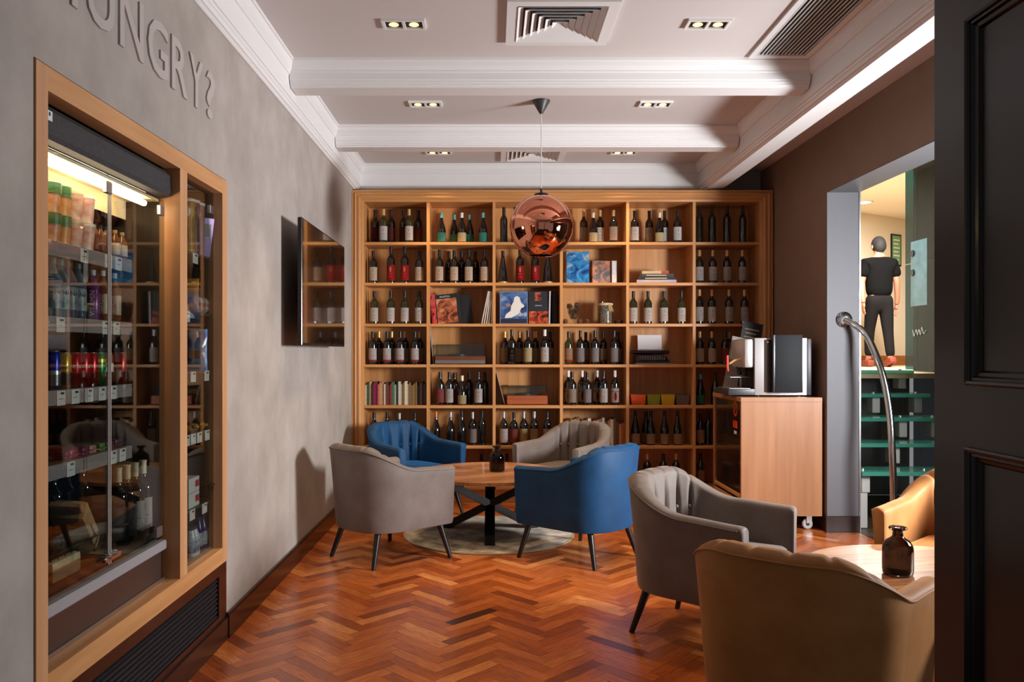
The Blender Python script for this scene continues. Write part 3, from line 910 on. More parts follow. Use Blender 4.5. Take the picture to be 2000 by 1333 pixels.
# third row, second column
r3 = rows[3]
book_upright(px(849, 7.56), 7.555, r3, 0.045, 0.2, 0.29, pic_mat('rose_spine', (176, 44, 48), (214, 84, 80), (60, 70, 60), 16), 'red patterned book leaning at the divider beside the portrait book', None, 0, -0.08)
t = book_facing(px(878, 7.56), 7.56, r3, 0.235, 0.02, 0.285, cloth('ink', (26, 22, 22)), 'black book with a large bronze face on its cover', 0.05, 0.0, -0.10)
flat(t, 'cover_picture', pic_mat('face_cover', (128, 62, 38), (186, 106, 68), (226, 168, 124), 14, (70, 30, 20)), -0.105, 0.012, 0.085, 0.245)
words_on(t, 'PLASTICA', 0.022, mat('pale_ink', (220, 230, 240)), -0.02, 0.256)
book_facing(px(909, 7.60), 7.625, r3, 0.15, 0.02, 0.28, cloth('night', (22, 18, 20)), 'plain black book behind the bronze face book', 0.05, 0.0, -0.10)
for i in range(5):
    book_upright(px(941 + i * 4.6, 7.5), 7.495 + 0.002 * i, r3, 0.011, 0.22, 0.312 - 0.003 * i, mat('sleeve_%d' % i, (232 - 6 * i, 224 - 6 * i, 214 - 6 * i), 0.6, col2=(150, 134, 118), nscale=60, stretch=(4, 1, 0.2)),
                 'thin worn record sleeve leaning right, %s from left' % ORD[i], 'record sleeves leaning on the divider', 0, 0.20 - i * 0.034, 0, 'record_sleeve', 'record sleeve')
# third row, third column
t = book_facing(px(1003.5, 7.55), 7.55, r3, 0.262, 0.02, 0.308, cloth('pale_blue', (120, 140, 170)), 'blue book with a white bird on its cover', 0.05)
flat(t, 'cover_picture', pic_mat('water_cover', (52, 84, 134), (88, 122, 168), (150, 170, 196), 8, (40, 56, 96)), -0.124, 0.05, 0.124, 0.30)
shape(t, 'white_bird', mat('bird_white', (232, 226, 214), 0.5), [(-0.085, 0.055), (-0.02, 0.06), (0.05, 0.10), (0.07, 0.15), (0.095, 0.16), (0.1, 0.175), (0.07, 0.2), (0.055, 0.25), (0.03, 0.265), (0.005, 0.25), (0.0, 0.215), (-0.025, 0.17), (-0.03, 0.125), (-0.075, 0.09)])
shape(t, 'wing', mat('bird_wing', (170, 120, 100), 0.5), [(-0.03, 0.165), (-0.03, 0.185), (-0.06, 0.195), (-0.098, 0.19), (-0.06, 0.18), (-0.09, 0.17)])
words_on(t, 'Dunării', 0.055, mat('title_white', (240, 238, 232)), 0.035, 0.075, y=-0.0024)
flat(t, 'lower_band', mat('cover_navy', (36, 40, 60), 0.4), -0.124, 0.006, 0.124, 0.05)
t = book_facing(px(1052, 7.55), 7.56, r3, 0.185, 0.025, 0.31, cloth('navy', (24, 24, 34)), 'dark cookbook with red picture right of the white bird book', 0.05)
flat(t, 'cover_picture', pic_mat('food_cover', (140, 44, 24), (196, 84, 44), (226, 150, 90), 16), -0.09, 0.006, 0.088, 0.12)
flat(t, 'badge', pic_mat('badge_cover', (140, 50, 30), (170, 90, 60), (200, 140, 90), 20), -0.035, 0.22, 0.025, 0.30)
words_on(t, 'RÂMNICU', 0.014, mat('pale_ink', (220, 230, 240)), 0, 0.17)
book_upright(px(1073, 7.555), 7.555, r3, 0.014, 0.2, 0.31, cloth('white', (214, 210, 206)), 'thin white book leaning beside the dark cookbook', None, 0, 0.02)
book_upright(px(1082, 7.56), 7.565, r3, 0.03, 0.2, 0.305, cloth('night', (22, 18, 20)), 'dark slim book between white book and divider', None)
# third row, fourth column: pine cones and jars
scale_m = mat('pine_cone', (150, 104, 76), 0.7, col2=(60, 34, 24), nscale=60)
tip_m = mat('cone_tips', (196, 176, 150), 0.7)
def cone(x, y, z, s, label, squash=1.0, parent=None):
    t = thing('pine_cone', label, 'pine cone', (x, y, z), R.uniform(0, 6), 'pine cones on the shelf')
    q = B(); q.sphere((0, 0, s * 0.85 * squash), s * 0.7, 10, 8, (1, 1, 1.15 * squash)); obj('core', q, scale_m, t)
    n = 0
    q = B(); q.k = 0
    for lv in range(6):
        zc_ = s * squash * (0.25 + 0.26 * lv); rr = s * (0.95 - 0.10 * abs(lv - 2) ** 1.3 * 0.8)
        for j in range(8):
            a = 2 * PI * (j + 0.5 * (lv % 2)) / 8
            M = Matrix.Translation((rr * 0.75 * math.cos(a), rr * 0.75 * math.sin(a), zc_)) @ Matrix.Rotation(a, 4, 'Z') @ Matrix.Rotation(-0.5, 4, 'Y')
            q.box(-s * 0.25, -s * 0.26, -s * 0.05, s * 0.3, s * 0.26, s * 0.05, M=M)
    o = obj('scales', q, scale_m, t); o['kind'] = 'stuff'
    return t
glass_clear = mat('clear_glass', (240, 244, 242), 0.02, trans=1.0, ior=1.45)
vase_x = px(1120, 7.58)
t = thing('glass_vase', 'clear glass goblet vase holding pine cones', 'vase', (vase_x, 7.58, r3))
q = B(); q.lathe([(0, 0), (0.036, 0), (0.036, 0.004), (0.007, 0.012), (0.007, 0.03), (0.03, 0.045), (0.052, 0.10), (0.06, 0.17), (0.058, 0.17), (0.05, 0.10), (0.028, 0.048), (0, 0.045)], 24); obj('glass', q, pane_mat('jar_pane'), t)
for i, (dx, dy, dz, s) in enumerate(((0, 0, 0.048, 0.028), (-0.02, -0.014, 0.088, 0.03), (0.024, 0.012, 0.098, 0.03), (-0.036, 0.012, 0.142, 0.03), (0.036, -0.006, 0.15, 0.03))):
    cone(vase_x + dx, 7.58 + dy, r3 + dz, s, 'pine cone inside the glass vase, %s from its foot up' % ORD[i])
for i, xx in enumerate((1104.5, 1132, 1146)):
    cone(px(xx, 7.55), 7.55, r3, 0.026, ['loose pine cone left of the glass vase', 'loose pine cone just right of the glass vase', 'loose pine cone farthest right of the glass vase'][i])
t = thing('bean_jar', 'round glass jar full of coffee beans with raffia tie', 'jar', (px(1182, 7.58), 7.58, r3))
q = B(); q.lathe([(0, 0), (0.068, 0), (0.07, 0.004), (0.07, 0.205), (0.066, 0.215), (0.0665, 0.205), (0.0665, 0.006), (0, 0.006)], 28); obj('glass', q, pane_mat('jar_pane'), t)
q = B(); q.lathe([(0, 0.008), (0.064, 0.008), (0.064, 0.2), (0, 0.205)], 24); obj('bean_filling', q, mat('coffee_beans', (58, 30, 20), 0.4, col2=(190, 160, 140), nscale=75, bump=0.6), t)
q = B(); q.lathe([(0.0705, 0.175), (0.073, 0.185), (0.0705, 0.196)], 24)
for j in range(7):
    q.beam((0.02 + 0.004 * j, -0.069 + 0.001 * j, 0.186), (0.026 + 0.007 * j, -0.074, 0.12 - 0.004 * (j % 3)), 0.003, 0.002)
obj('raffia_tie', q, mat('raffia', (206, 178, 130), 0.8), t)
t = thing('small_dark_dish', 'small dark dish right of the coffee bean jar', 'dish', (px(1208, 7.58), 7.58, r3))
q = B(); q.lathe([(0, 0), (0.03, 0), (0.04, 0.02), (0.042, 0.034), (0.039, 0.034), (0.036, 0.02), (0, 0.006)], 20); obj('bowl', q, mat('dark_ceramic', (36, 32, 30), 0.35), t)

# fourth row, second column: record player with lid, sleeve; fifth row, third column: another
smoke = pane_mat('smoked_lid', (226, 230, 226), 1.6)
def record_player(x0, x1, y, z, hb, hl, wood_m, label, band=None):
    xa, xb = px(x0, y), px(x1, y)
    w2 = (xb - xa) / 2
    t = thing('record_player', label, 'record player', ((xa + xb) / 2, y, z))
    q = B(); q.box(-w2, 0, 0.006, w2, 0.24, hb, 0.004); obj('plinth', q, wood_m, t)
    if band:
        q = B(); q.box(-w2 + 0.002, -0.002, 0.008, w2 - 0.002, 0.0, hb * 0.5); obj('front_band', q, steel, t)
    q = B()
    for (a, c, e, f, g, h_) in ((-w2 + 0.01, 0.004, hb + 0.001, w2 - 0.01, 0.006, hb + hl), (-w2 + 0.01, 0.006, hb + hl - 0.003, w2 - 0.01, 0.235, hb + hl), (-w2 + 0.01, 0.006, hb + 0.001, -w2 + 0.012, 0.235, hb + hl - 0.003), (w2 - 0.012, 0.006, hb + 0.001, w2 - 0.01, 0.235, hb + hl - 0.003)):
        q.box(a, c, e, f, g, h_)
    obj('lid', q, smoke, t)
    q = B(); q.lathe([(0, hb + 0.002), (0.095, hb + 0.002), (0.098, hb + 0.014), (0, hb + 0.016)], 30, Matrix.Translation((-0.02, 0.12, 0))); obj('platter', q, steel, t)
    q = B(); q.lathe([(0, hb + 0.016), (0.09, hb + 0.016), (0.09, hb + 0.018), (0, hb + 0.018)], 30, Matrix.Translation((-0.02, 0.12, 0))); obj('record', q, black_metal, t)
    q = B(); q.tube([(w2 - 0.07, 0.17, hb + 0.01), (w2 - 0.07, 0.17, hb + 0.035), (w2 - 0.075, 0.06, hb + 0.03), (w2 - 0.1, 0.04, hb + 0.024)], 0.004, 8); obj('tone_arm', q, chrome, t)
    for sx in (-1, 1):
        q = B(); q.lathe([(0, 0), (0.012, 0), (0.012, 0.007), (0, 0.007)], 12, Matrix.Translation((sx * (w2 - 0.03), 0.03, 0))); obj('foot', q, black_metal, t)
walnut = wood('walnut', (124, 72, 44), (92, 50, 30), 'X')
record_player(849.5, 948, 7.53, rows[4], 0.078, 0.11, walnut, 'walnut record player with silver band and clear lid', True)
record_player(990, 1069.5, 7.53, rows[5], 0.088, 0.095, wood('orange_wood', (176, 92, 48), (146, 70, 34), 'X'), 'orange wooden record player with dark lid above the table')
def leaning_sleeve(x0, x1, y, z, h, label):
    xa, xb = px(x0, y), px(x1, y)
    t = thing('record_sleeve', label, 'record sleeve', (xb, y, z))
    t.rotation_euler = (0, math.atan2(xa - xb, h), 0)
    q = B(); q.box(-0.004, 0, 0, 0.0, 0.28, h); obj('sleeve', q, mat('sleeve_grey', (168, 160, 152), 0.5), t)
    q = B(); q.box(0.0002, 0.004, 0.004, 0.0008, 0.276, h - 0.004); obj('cover_print', q, pic_mat('sleeve_print', (150, 110, 100), (190, 180, 170), (120, 110, 120), 7), t)
leaning_sleeve(840.5, 847, 7.56, rows[4], 0.31, 'pale record sleeve leaning on the divider by the walnut record player')
leaning_sleeve(970, 986.5, 7.56, rows[5], 0.30, 'grey record sleeve leaning on the divider by the orange record player')

# fourth row, fifth column: typewriter
ty = 7.56
t = thing('typewriter', 'small black typewriter with a white sheet of paper', 'typewriter', (px(1275, ty), ty, rows[4]))
blk = mat('typewriter_black', (22, 22, 26), 0.35)
q = B()
q.loft([[Vector((x, y, z)) for x, y, z in ((-0.155, -0.02, 0.012), (0.155, -0.02, 0.012), (0.155, 0.2, 0.012), (-0.155, 0.2, 0.012))],
        [Vector((x, y, z)) for x, y, z in ((-0.155, -0.02, 0.03), (0.155, -0.02, 0.03), (0.155, 0.2, 0.075), (-0.155, 0.2, 0.075))],
        [Vector((x, y, z)) for x, y, z in ((-0.135, 0.06, 0.078), (0.135, 0.06, 0.078), (0.14, 0.19, 0.095), (-0.14, 0.19, 0.095))]])
obj('body', q, blk, t)
q = B(); q.box(-0.17, -0.045, 0.0, 0.175, 0.21, 0.012, 0.004); obj('base_board', q, mat('typewriter_base', (96, 88, 84), 0.5), t)
q = B(); q.lathe([(0, -0.165), (0.018, -0.165), (0.018, 0.165), (0, 0.165)], 16, Matrix.Translation((0, 0.13, 0.115)) @ Matrix.Rotation(PI / 2, 4, 'Y')); obj('platen', q, black_metal, t)
for sx in (-1, 1):
    q = B(); q.lathe([(0, 0), (0.016, 0), (0.018, 0.008), (0.016, 0.016), (0, 0.016)], 14, Matrix.Translation((sx * 0.166, 0.13, 0.115)) @ Matrix.Rotation(sx * PI / 2, 4, 'Y')); obj('platen_knob', q, blk, t)
q = B(); q.box(-0.115, 0.105, 0.13, 0.115, 0.107, 0.295, M=Matrix.Translation((0, 0.02, 0)) @ Matrix.Rotation(-0.12, 4, 'X')); obj('paper_sheet', q, mat('white_paper', (238, 236, 240), 0.8), t)
q = B(); q.tube([(-0.12, 0.085, 0.14), (0.12, 0.085, 0.14)], 0.003, 8); obj('paper_bail', q, steel, t)
kk = B(); kk.lathe([(0, 0), (0.0075, 0), (0.0075, 0.004), (0.0055, 0.005), (0, 0.0045)], 10); km = kk.mesh('key', mat('key_ring', (150, 150, 156), 0.35, 0.3))
for rr in range(4):
    for cc in range(11):
        link('key', km, t, (-0.118 + cc * 0.0226 + rr * 0.005, -0.012 + rr * 0.021, 0.044 + rr * 0.011))

# fifth row, first column: row of books, and sixth row, fourth column
pal = [(214, 200, 170), (70, 84, 56), (198, 182, 140), (60, 30, 26), (134, 26, 70), (120, 24, 62), (206, 96, 84), (196, 150, 104), (186, 140, 92), (206, 196, 178), (110, 52, 36), (128, 50, 40), (140, 60, 52), (70, 116, 84), (214, 202, 184), (34, 44, 36),
       (210, 200, 186), (196, 168, 140), (120, 106, 66), (226, 212, 170), (206, 184, 156), (150, 96, 80), (110, 104, 60), (176, 128, 56), (150, 110, 60), (62, 58, 50), (150, 130, 116), (70, 52, 44), (96, 70, 54)]
x = px(713, 7.56); i = 0; end = px(832, 7.56)
while i < len(pal):
    wv = (end - px(713, 7.56)) / len(pal) * (0.82 if i % 3 == 0 else (1.3 if i % 3 == 1 else 0.88))
    hh = 0.205 + 0.018 * ((i * 37) % 11 - 5) / 5
    book_upright(x + wv / 2, 7.55 + 0.004 * (i % 3), rows[5], wv - 0.0012, 0.15, hh, cloth('spine%d' % i, pal[i]), 'old book, %s from left in the row of many coloured spines' % ORD[i], 'row of old books under the record shelf')
    x += wv; i += 1
x = px(1104, 7.56); i = 0; end = px(1219, 7.56)
pal2 = [(200, 186, 160), (170, 140, 100), (206, 190, 168), (150, 120, 90), (120, 90, 60), (206, 180, 140), (180, 150, 120), (90, 60, 44), (214, 204, 190), (160, 130, 90), (190, 170, 150), (206, 120, 80), (120, 96, 70), (200, 190, 170), (80, 60, 40), (170, 110, 70), (206, 190, 160), (90, 84, 56), (110, 50, 36), (190, 140, 80), (170, 100, 50)]
while i < len(pal2):
    wv = (end - px(1104, 7.56)) / len(pal2) * (0.85 if i % 2 else 1.15)
    hh = 0.235 + 0.02 * ((i * 29) % 9 - 4) / 4 - (0.03 if i > 18 else 0)
    book_upright(x + wv / 2, 7.55, rows[6], wv - 0.0012, 0.16, hh, cloth('tan%d' % i, pal2[i]), 'worn tan book, %s from left behind the rear grey armchair' % ORD[i], 'row of worn books behind the grey armchair')
    x += wv; i += 1
# fifth row, fifth column: coloured bins
for x0, x1, c_, n_ in ((1232, 1262, (232, 92, 32), 'orange'), (1264, 1290.5, (140, 154, 40), 'olive green'), (1291, 1319, (206, 170, 30), 'yellow'), (1320, 1347.5, (104, 92, 84), 'taupe')):
    xa, xb = px(x0, 7.54), px(x1, 7.54)
    w2 = (xb - xa) / 2 - 0.001
    t = thing('storage_bin', '%s plastic bin in the row of four coloured bins' % n_, 'bin', ((xa + xb) / 2, 7.54, rows[5]), 0, 'coloured bins')
    q = B()
    def rect(s, z): return [Vector((-s, 0.06 - 0.0 - s * 0.9, z)), Vector((s, 0.06 - s * 0.9, z)), Vector((s, 0.06 + s * 0.9, z)), Vector((-s, 0.06 + s * 0.9, z))]
    q.loft([rect(w2 * 0.84, 0), rect(w2, 0.096), rect(w2 - 0.003, 0.096), rect(w2 * 0.84 - 0.003, 0.003)], caps=False)
    vs = rect(w2 * 0.84, 0.0); q._f([q.bm.verts.new(v) for v in vs])
    obj('tub', q, mat('bin_' + n_.replace(' ', '_'), c_, 0.4), t)
    q = B(); q.loft([rect(w2 + 0.0008, 0.092), rect(w2 + 0.0008, 0.0975), rect(w2 - 0.004, 0.0975), rect(w2 - 0.004, 0.092)], caps=False, loop=True); obj('rim', q, mat('bin_' + n_.replace(' ', '_'), c_, 0.4), t)

# ================================================================ SEATING
def velvet(n, c, c2): return mat('velvet_' + n, c, 0.6, col2=c2, nscale=7, sheen=0.55, bump=0.05, bscale=120, spec=0.3)
V = {'grey': velvet('grey', (118, 107, 101), (106, 95, 89)), 'blue': velvet('blue', (15, 68, 110), (10, 56, 94)), 'tan': velvet('tan', (184, 126, 72), (166, 108, 56))}
leg_m = mat('black_stained_leg', (20, 16, 15), 0.35)

def plan():
    """half outline of the shell: from back centre round to the arm front; returns list of (x, y) dense"""
    pts = []
    a, bq, yc, e = 0.345, 0.335, -0.03, 2.5
    for i in range(0, 61):
        t_ = PI / 2 * i / 60
        pts.append((a * math.sin(t_) ** (2 / e), yc - bq * math.cos(t_) ** (2 / e)))
    for i in range(1, 21):
        pts.append((0.345 + 0.02 * i / 20, yc + 0.34 * i / 20))
    return pts
def resample(pts, n):
    L = [0]
    for i in range(1, len(pts)):
        L.append(L[-1] + math.dist(pts[i], pts[i - 1]))
    out = []
    j = 0
    for i in range(n + 1):
        s = L[-1] * i / n
        while j < len(L) - 2 and L[j + 1] < s:
            j += 1
        t_ = (s - L[j]) / max(1e-9, L[j + 1] - L[j])
        out.append((pts[j][0] + (pts[j + 1][0] - pts[j][0]) * t_, pts[j][1] + (pts[j + 1][1] - pts[j][1]) * t_, s))
    return out
def sm(a, c, x):
    t_ = min(1, max(0, (x - a) / (c - a)))
    return t_ * t_ * (3 - 2 * t_)
GRO = [0.065, 0.195, 0.325]
def shell_rings():
    half = resample(plan(), 84)
    full = [(-x, y, -s) for x, y, s in reversed(half[1:])] + half
    rings, outer_top = [], []
    n = len(full)
    for i, (x, y, s) in enumerate(full):
        xa, ya, _ = full[max(0, i - 1)]; xb, yb, _ = full[min(n - 1, i + 1)]
        tx, ty = xb - xa, yb - ya
        l_ = math.hypot(tx, ty); tx /= l_; ty /= l_
        nx, ny = ty, -tx                      # outward
        sa = abs(s)
        h = 0.79 - 0.155 * sm(0.17, 0.62, sa) - 0.01 * sm(0.6, 0.9, sa)
        th = 0.105 - 0.03 * sm(0.25, 0.6, sa)
        g = 0; gb = 0
        for q_ in GRO:
            g += math.exp(-((sa - q_) / 0.013) ** 2)
            gb += math.exp(-((sa - q_) / 0.022) ** 2)
        fade = 1 - sm(0.36, 0.42, sa)
        P = lambda off, z: Vector((x + nx * off, y + ny * off, z))
        def lean(z): return -0.045 * (1 - (z - 0.225) / 0.565)
        ring = [P(lean(0.225) - 0.02, 0.222), P(lean(0.225) - 0.003, 0.226), P(lean(0.24), 0.24)]
        for z in (0.35, 0.47, 0.57):
            zz = min(z, h - 0.05)
            ring.append(P(lean(zz), zz))
        r_ = th / 2
        zt = h - r_ * 0.62
        top_off = lean(h)
        for kx in range(0, 9):
            a_ = PI * kx / 8
            dz = r_ * 0.62 * math.sin(a_)
            gq = g * fade * 0.009 * (1 if kx > 2 else kx / 3)
            ring.append(P(top_off - r_ + r_ * math.cos(a_), zt + dz - gq))
        for z in (0.66, 0.60, 0.54, 0.48, 0.43, 0.385, 0.34):
            zz = min(z, zt - 0.008 * (0.70 - z) / 0.04 - 0.012)
            bul = 0.016 * fade * math.sin(PI * min(1, max(0, (zz - 0.34) / (h - 0.38))))
            pit = 0.022 * gb * fade * math.exp(-((z - 0.58) / 0.035) ** 2)
            gd = 0.017 * g * fade
            ring.append(P(top_off - th - bul + gd + pit - 0.012 * (0.66 - zz), zz))
        rings.append(ring)
        outer_top.append(P(top_off + 0.001, zt + 0.004))
    # rounded arm fronts
    def cap(r, d, sc):
        c_ = sum(r, Vector()) / len(r)
        c2 = Vector((c_.x, 0, 0))
        return [Vector((c_.x + (v.x - c_.x) * sc, v.y + d, c_.z + (v.z - c_.z) * (1 - (1 - sc) * 0.25))) for v in r]
    a, e = rings[0], rings[-1]
    rings = [cap(a, 0.02, 0.72), cap(a, 0.012, 0.93)] + rings + [cap(e, 0.012, 0.93), cap(e, 0.02, 0.72)]
    return rings, outer_top, full
RINGS, OTOP, FULL = shell_rings()
def inner_plan(off, front):
    pts = []
    n = len(FULL)
    for i in range(0, n, 4):
        x, y, s = FULL[i]
        xa, ya, _ = FULL[max(0, i - 1)]; xb, yb, _ = FULL[min(n - 1, i + 1)]
        l_ = math.hypot(xb - xa, yb - ya)
        pts.append((x - (yb - ya) / l_ * off, y + (xb - xa) / l_ * off))
    a, c_ = pts[0], pts[-1]
    m = 6
    fr = []
    for i in range(1, m):
        t_ = i / m
        fr.append((c_[0] + (a[0] - c_[0]) * t_, c_[1] + (front - c_[1]) * math.sin(PI * t_) ** 0.5))
    return pts + fr
_cm = {}
def chair_meshes(col):
    if col in _cm:
        return _cm[col]
    m = V[col]
    d = {}
    q = B(); q.loft(RINGS, smooth=True); d['shell'] = q.mesh('shell', m, 50)
    q = B(); q.tube(OTOP, 0.004, 6); d['piping'] = q.mesh('piping', m)
    def sc(pts, s): 
        cx = sum(p[0] for p in pts) / len(pts); cy = sum(p[1] for p in pts) / len(pts)
        return [(cx + (p[0] - cx) * s, cy + (p[1] - cy) * s) for p in pts]
    ip = inner_plan(0.115, 0.325)
    q = B(); q.loft([[Vector((x, y, z)) for x, y in sc(ip, s)] for s, z in ((0.95, 0.318), (0.99, 0.33), (1.0, 0.35), (1.0, 0.40), (0.985, 0.42), (0.93, 0.434), (0.7, 0.442), (0.3, 0.446))], smooth=True)
    d['seat'] = q.mesh('seat_cushion', m, 60)
    ip = inner_plan(0.06, 0.30)
    q = B(); q.loft([[Vector((x, y, z)) for x, y in sc(ip, s)] for s, z in ((0.97, 0.224), (0.99, 0.232), (0.99, 0.316), (0.97, 0.319))], smooth=True)
    d['base'] = q.mesh('seat_base', m, 60)
    q = B(); q.sphere((0, 0, 0), 0.010, 10, 8, (1, 1, 1)); d['button'] = q.mesh('button', m)
    d['legs'] = []
    for sx in (-1, 1):
        for (x0, y0, x1, y1) in ((0.285, 0.235, 0.342, 0.285), (0.20, -0.215, 0.245, -0.285)):
            q = B(); q.tube([(sx * x0, y0, 0.235), (sx * x1, y1, 0.0)], [0.022, 0.0135], 12); d['legs'].append(q.mesh('leg', leg_m))
    _cm[col] = d
    return d
BUT = []
for q_ in GRO:
    for sg in (-1, 1):
        best = min(FULL, key=lambda f: abs(f[2] - sg * q_))
        i = FULL.index(best)
        x, y, s = best
        xa, ya, _ = FULL[i - 1]; xb, yb, _ = FULL[i + 1]
        l_ = math.hypot(xb - xa, yb - ya)
        off = 0.105 + 0.012 - 0.03 + 0.02
        BUT.append((x - (yb - ya) / l_ * off, y + (xb - xa) / l_ * off, 0.58))
def tub_chair(x, y, deg, col, label):
    d = chair_meshes(col)
    t = thing('tub_armchair', label, 'armchair', (x, y, 0), math.radians(deg), 'velvet tub armchairs')
    sh = link('shell', d['shell'], t); link('piping', d['piping'], sh)
    for p in BUT:
        link('button', d['button'], sh, p)
    link('seat_cushion', d['seat'], t); link('seat_base', d['base'], t)
    for l_ in d['legs']:
        link('leg', l_, t)
    return t
TX, TY = -0.05, 6.2
tub_chair(-0.73, 5.53, -46, 'grey', 'grey velvet tub armchair beside the plaster wall, its back to the viewer')
tub_chair(0.62, 5.53, 46, 'blue', 'bright blue velvet tub armchair seen from behind, right of round table')
tub_chair(-0.70, 6.93, -140, 'blue', 'deep blue velvet tub armchair facing the viewer before the bookcase')
tub_chair(0.64, 6.93, 140, 'grey', 'grey velvet tub armchair in front of the bookcase, behind the blue one')
tub_chair(1.07, 4.02, -130, 'grey', 'grey buttoned velvet armchair in the foreground beside the tan ones')
tub_chair(1.07, 2.74, -40, 'tan', 'tan velvet armchair in the near foreground, its back to the viewer')
tub_chair(2.38, 4.02, 135, 'tan', 'tan velvet armchair before the stair opening, partly behind the dark door')

# rug
def rug_mat():
    m = mat('distressed_rug', (206, 198, 186), 0.95, col2=(110, 90, 68), nscale=6, bump=0.5, bscale=200, sheen=0.2)
    return m
t = thing('round_rug', 'round distressed beige rug under the cross-legged table', 'rug', (-0.03, 6.2, 0.001))
q = B(); q.lathe([(0, 0), (0.648, 0), (0.652, 0.004), (0.645, 0.008), (0, 0.009)], 72); obj('pile', q, rug_mat(), t)
q = B(); q.lathe([(0.643, 0.0083), (0.655, 0.0075), (0.657, 0.002), (0.65, 0.0)], 72); obj('bound_edge', q, mat('rug_edge', (150, 136, 112), 0.9), t)

# tables
def plank_top_mat():
    return mat('table_wood', (190, 134, 88), 0.32, col2=(150, 96, 58), nscale=9, stretch=(0.35, 3.2, 1), coat=0.15)
def round_table(x, y, z0, rz, label):
    t = thing('round_table', label, 'table', (x, y, z0), rz, 'round tables with crossed legs')
    H = 0.48 - z0
    tops = []
    Rr = 0.55
    nb = 7
    for i in range(nb):
        ya, yb = -Rr + 2 * Rr * i / nb + 0.0008, -Rr + 2 * Rr * (i + 1) / nb - 0.0008
        pts = []
        m = 16
        for j in range(m + 1):
            yy = ya + (yb - ya) * j / m
            pts.append((math.sqrt(max(0, Rr * Rr - yy * yy)), yy))
        for j in range(m, -1, -1):
            yy = ya + (yb - ya) * j / m
            pts.append((-math.sqrt(max(0, Rr * Rr - yy * yy)) - 1e-5, yy))
        q = B(); q.prism(pts, H - 0.024, H); 
        o = obj('top_plank', q, mat('table_wood_%d' % (i % 4), [(192, 138, 94), (180, 124, 82), (200, 146, 100), (172, 116, 76)][i % 4], 0.33, col2=[(150, 100, 64), (136, 88, 54), (164, 112, 74), (130, 82, 50)][i % 4], nscale=9, stretch=(0.5, 5, 1), coat=0.15), t)
    q = B(); q.lathe([(0, H - 0.034), (0.5, H - 0.034), (0.5, H - 0.0245), (0, H - 0.0245)], 48); obj('under_disc', q, black_metal, t)
    for i in range(3):
        a = -PI / 2 - rz + 2 * PI * i / 3
        q = B(); q.beam((0.42 * math.cos(a), 0.42 * math.sin(a), 0.0), (-0.42 * math.cos(a), -0.42 * math.sin(a), H - 0.034), 0.075, 0.055)
        obj('crossed_leg', q, black_metal, t)
    return t
round_table(-0.02, 6.2, 0.0095, 0.5, 'round wooden table with crossed black legs standing on the rug')
round_table(1.85, 3.30, 0.0, 0.2, 'round wooden table in the foreground among tan and grey armchairs')
amber = mat('smoked_brown_glass', (112, 92, 78), 0.02, spec=0.6, trans=1.0, ior=1.35)
def apothecary(x, y, label):
    t = thing('glass_bottle_vase', label, 'vase', (x, y, 0.4805), 0, 'brown glass bottle vases')
    q = B(); q.lathe([(0, 0.002), (0.05, 0), (0.058, 0.006), (0.06, 0.02), (0.06, 0.105), (0.057, 0.122), (0.046, 0.14), (0.028, 0.152), (0.021, 0.16), (0.020, 0.178), (0.024, 0.184), (0.034, 0.187), (0.036, 0.192), (0.033, 0.197),
                      (0.02, 0.197), (0.017, 0.188), (0.0165, 0.16), (0.024, 0.15), (0.043, 0.136), (0.053, 0.12), (0.056, 0.104), (0.056, 0.02), (0.05, 0.007), (0, 0.006)], 36); obj('glass', q, amber, t, angle=60)
apothecary(0.035, 6.22, 'brown glass bottle vase on the table over the rug')
apothecary(1.68, 3.33, 'brown glass bottle vase on the near table beside the dark door')

# ================================================================ DARK PANELLED DOOR (open, at the right)
DX = 0.94
door_m = mat('black_brown_lacquer', (18, 9, 6), 0.3, col2=(12, 6, 5), nscale=12, stretch=(1, 1, 0.1), spec=0.3, coat=0.12)
dy0, dy1 = 0.95, 1.709
d1 = struct('door_1', B().box(DX + 0.012, dy0, 0.01, DX + 0.036, dy1, 2.6), door_m, 'dark brown panelled door standing open')
def dpart(name, y0, z0, y1, z1, x0=DX, x1=DX + 0.012, bev=0.0):
    q = B(); q.box(x0, y0, z0, x1, y1, z1, bev); return obj(name, q, door_m, d1)
st = 1.590
dpart('stile', st, 0.01, dy1, 2.6); dpart('stile', dy0, 0.01, dy0 + 0.11, 2.6)
z_rails = ((0.01, 0.16), (1.213, 1.335), (2.06, 2.6))
for a, c_ in z_rails:
    dpart('rail', dy0 + 0.11, a, st, c_)
def mould_strip(p0, p1, inward):
    """bead moulding between two corners of a panel, mitred"""
    prof = [(0.0, 0.0), (0.0, -0.006), (0.004, -0.009), (0.009, -0.007), (0.011, -0.002), (0.016, -0.002), (0.019, 0.004), (0.026, 0.006), (0.03, 0.012)]
    p0, p1 = Vector(p0), Vector(p1)
    d = (p1 - p0).normalized(); inn = Vector(inward)
    q = B(); q.loft([[p0 + inn * u + d * u + Vector((v, 0, 0)) for u, v in prof] + [p0 + d * 0 + Vector((0.012, 0, 0))], [p1 + inn * u - d * u + Vector((v, 0, 0)) for u, v in prof] + [p1 + Vector((0.012, 0, 0))]])
    return obj('panel_moulding', q, door_m, d1)
for a, c_ in ((0.16, 1.213), (1.335, 2.06)):
    ya, yb = dy0 + 0.11, st
    mould_strip((DX, ya, a), (DX, ya, c_), (0, 1, 0)); mould_strip((DX, yb, a), (DX, yb, c_), (0, -1, 0))
    mould_strip((DX, ya, a), (DX, yb, a), (0, 0, 1)); mould_strip((DX, ya, c_), (DX, yb, c_), (0, 0, -1))

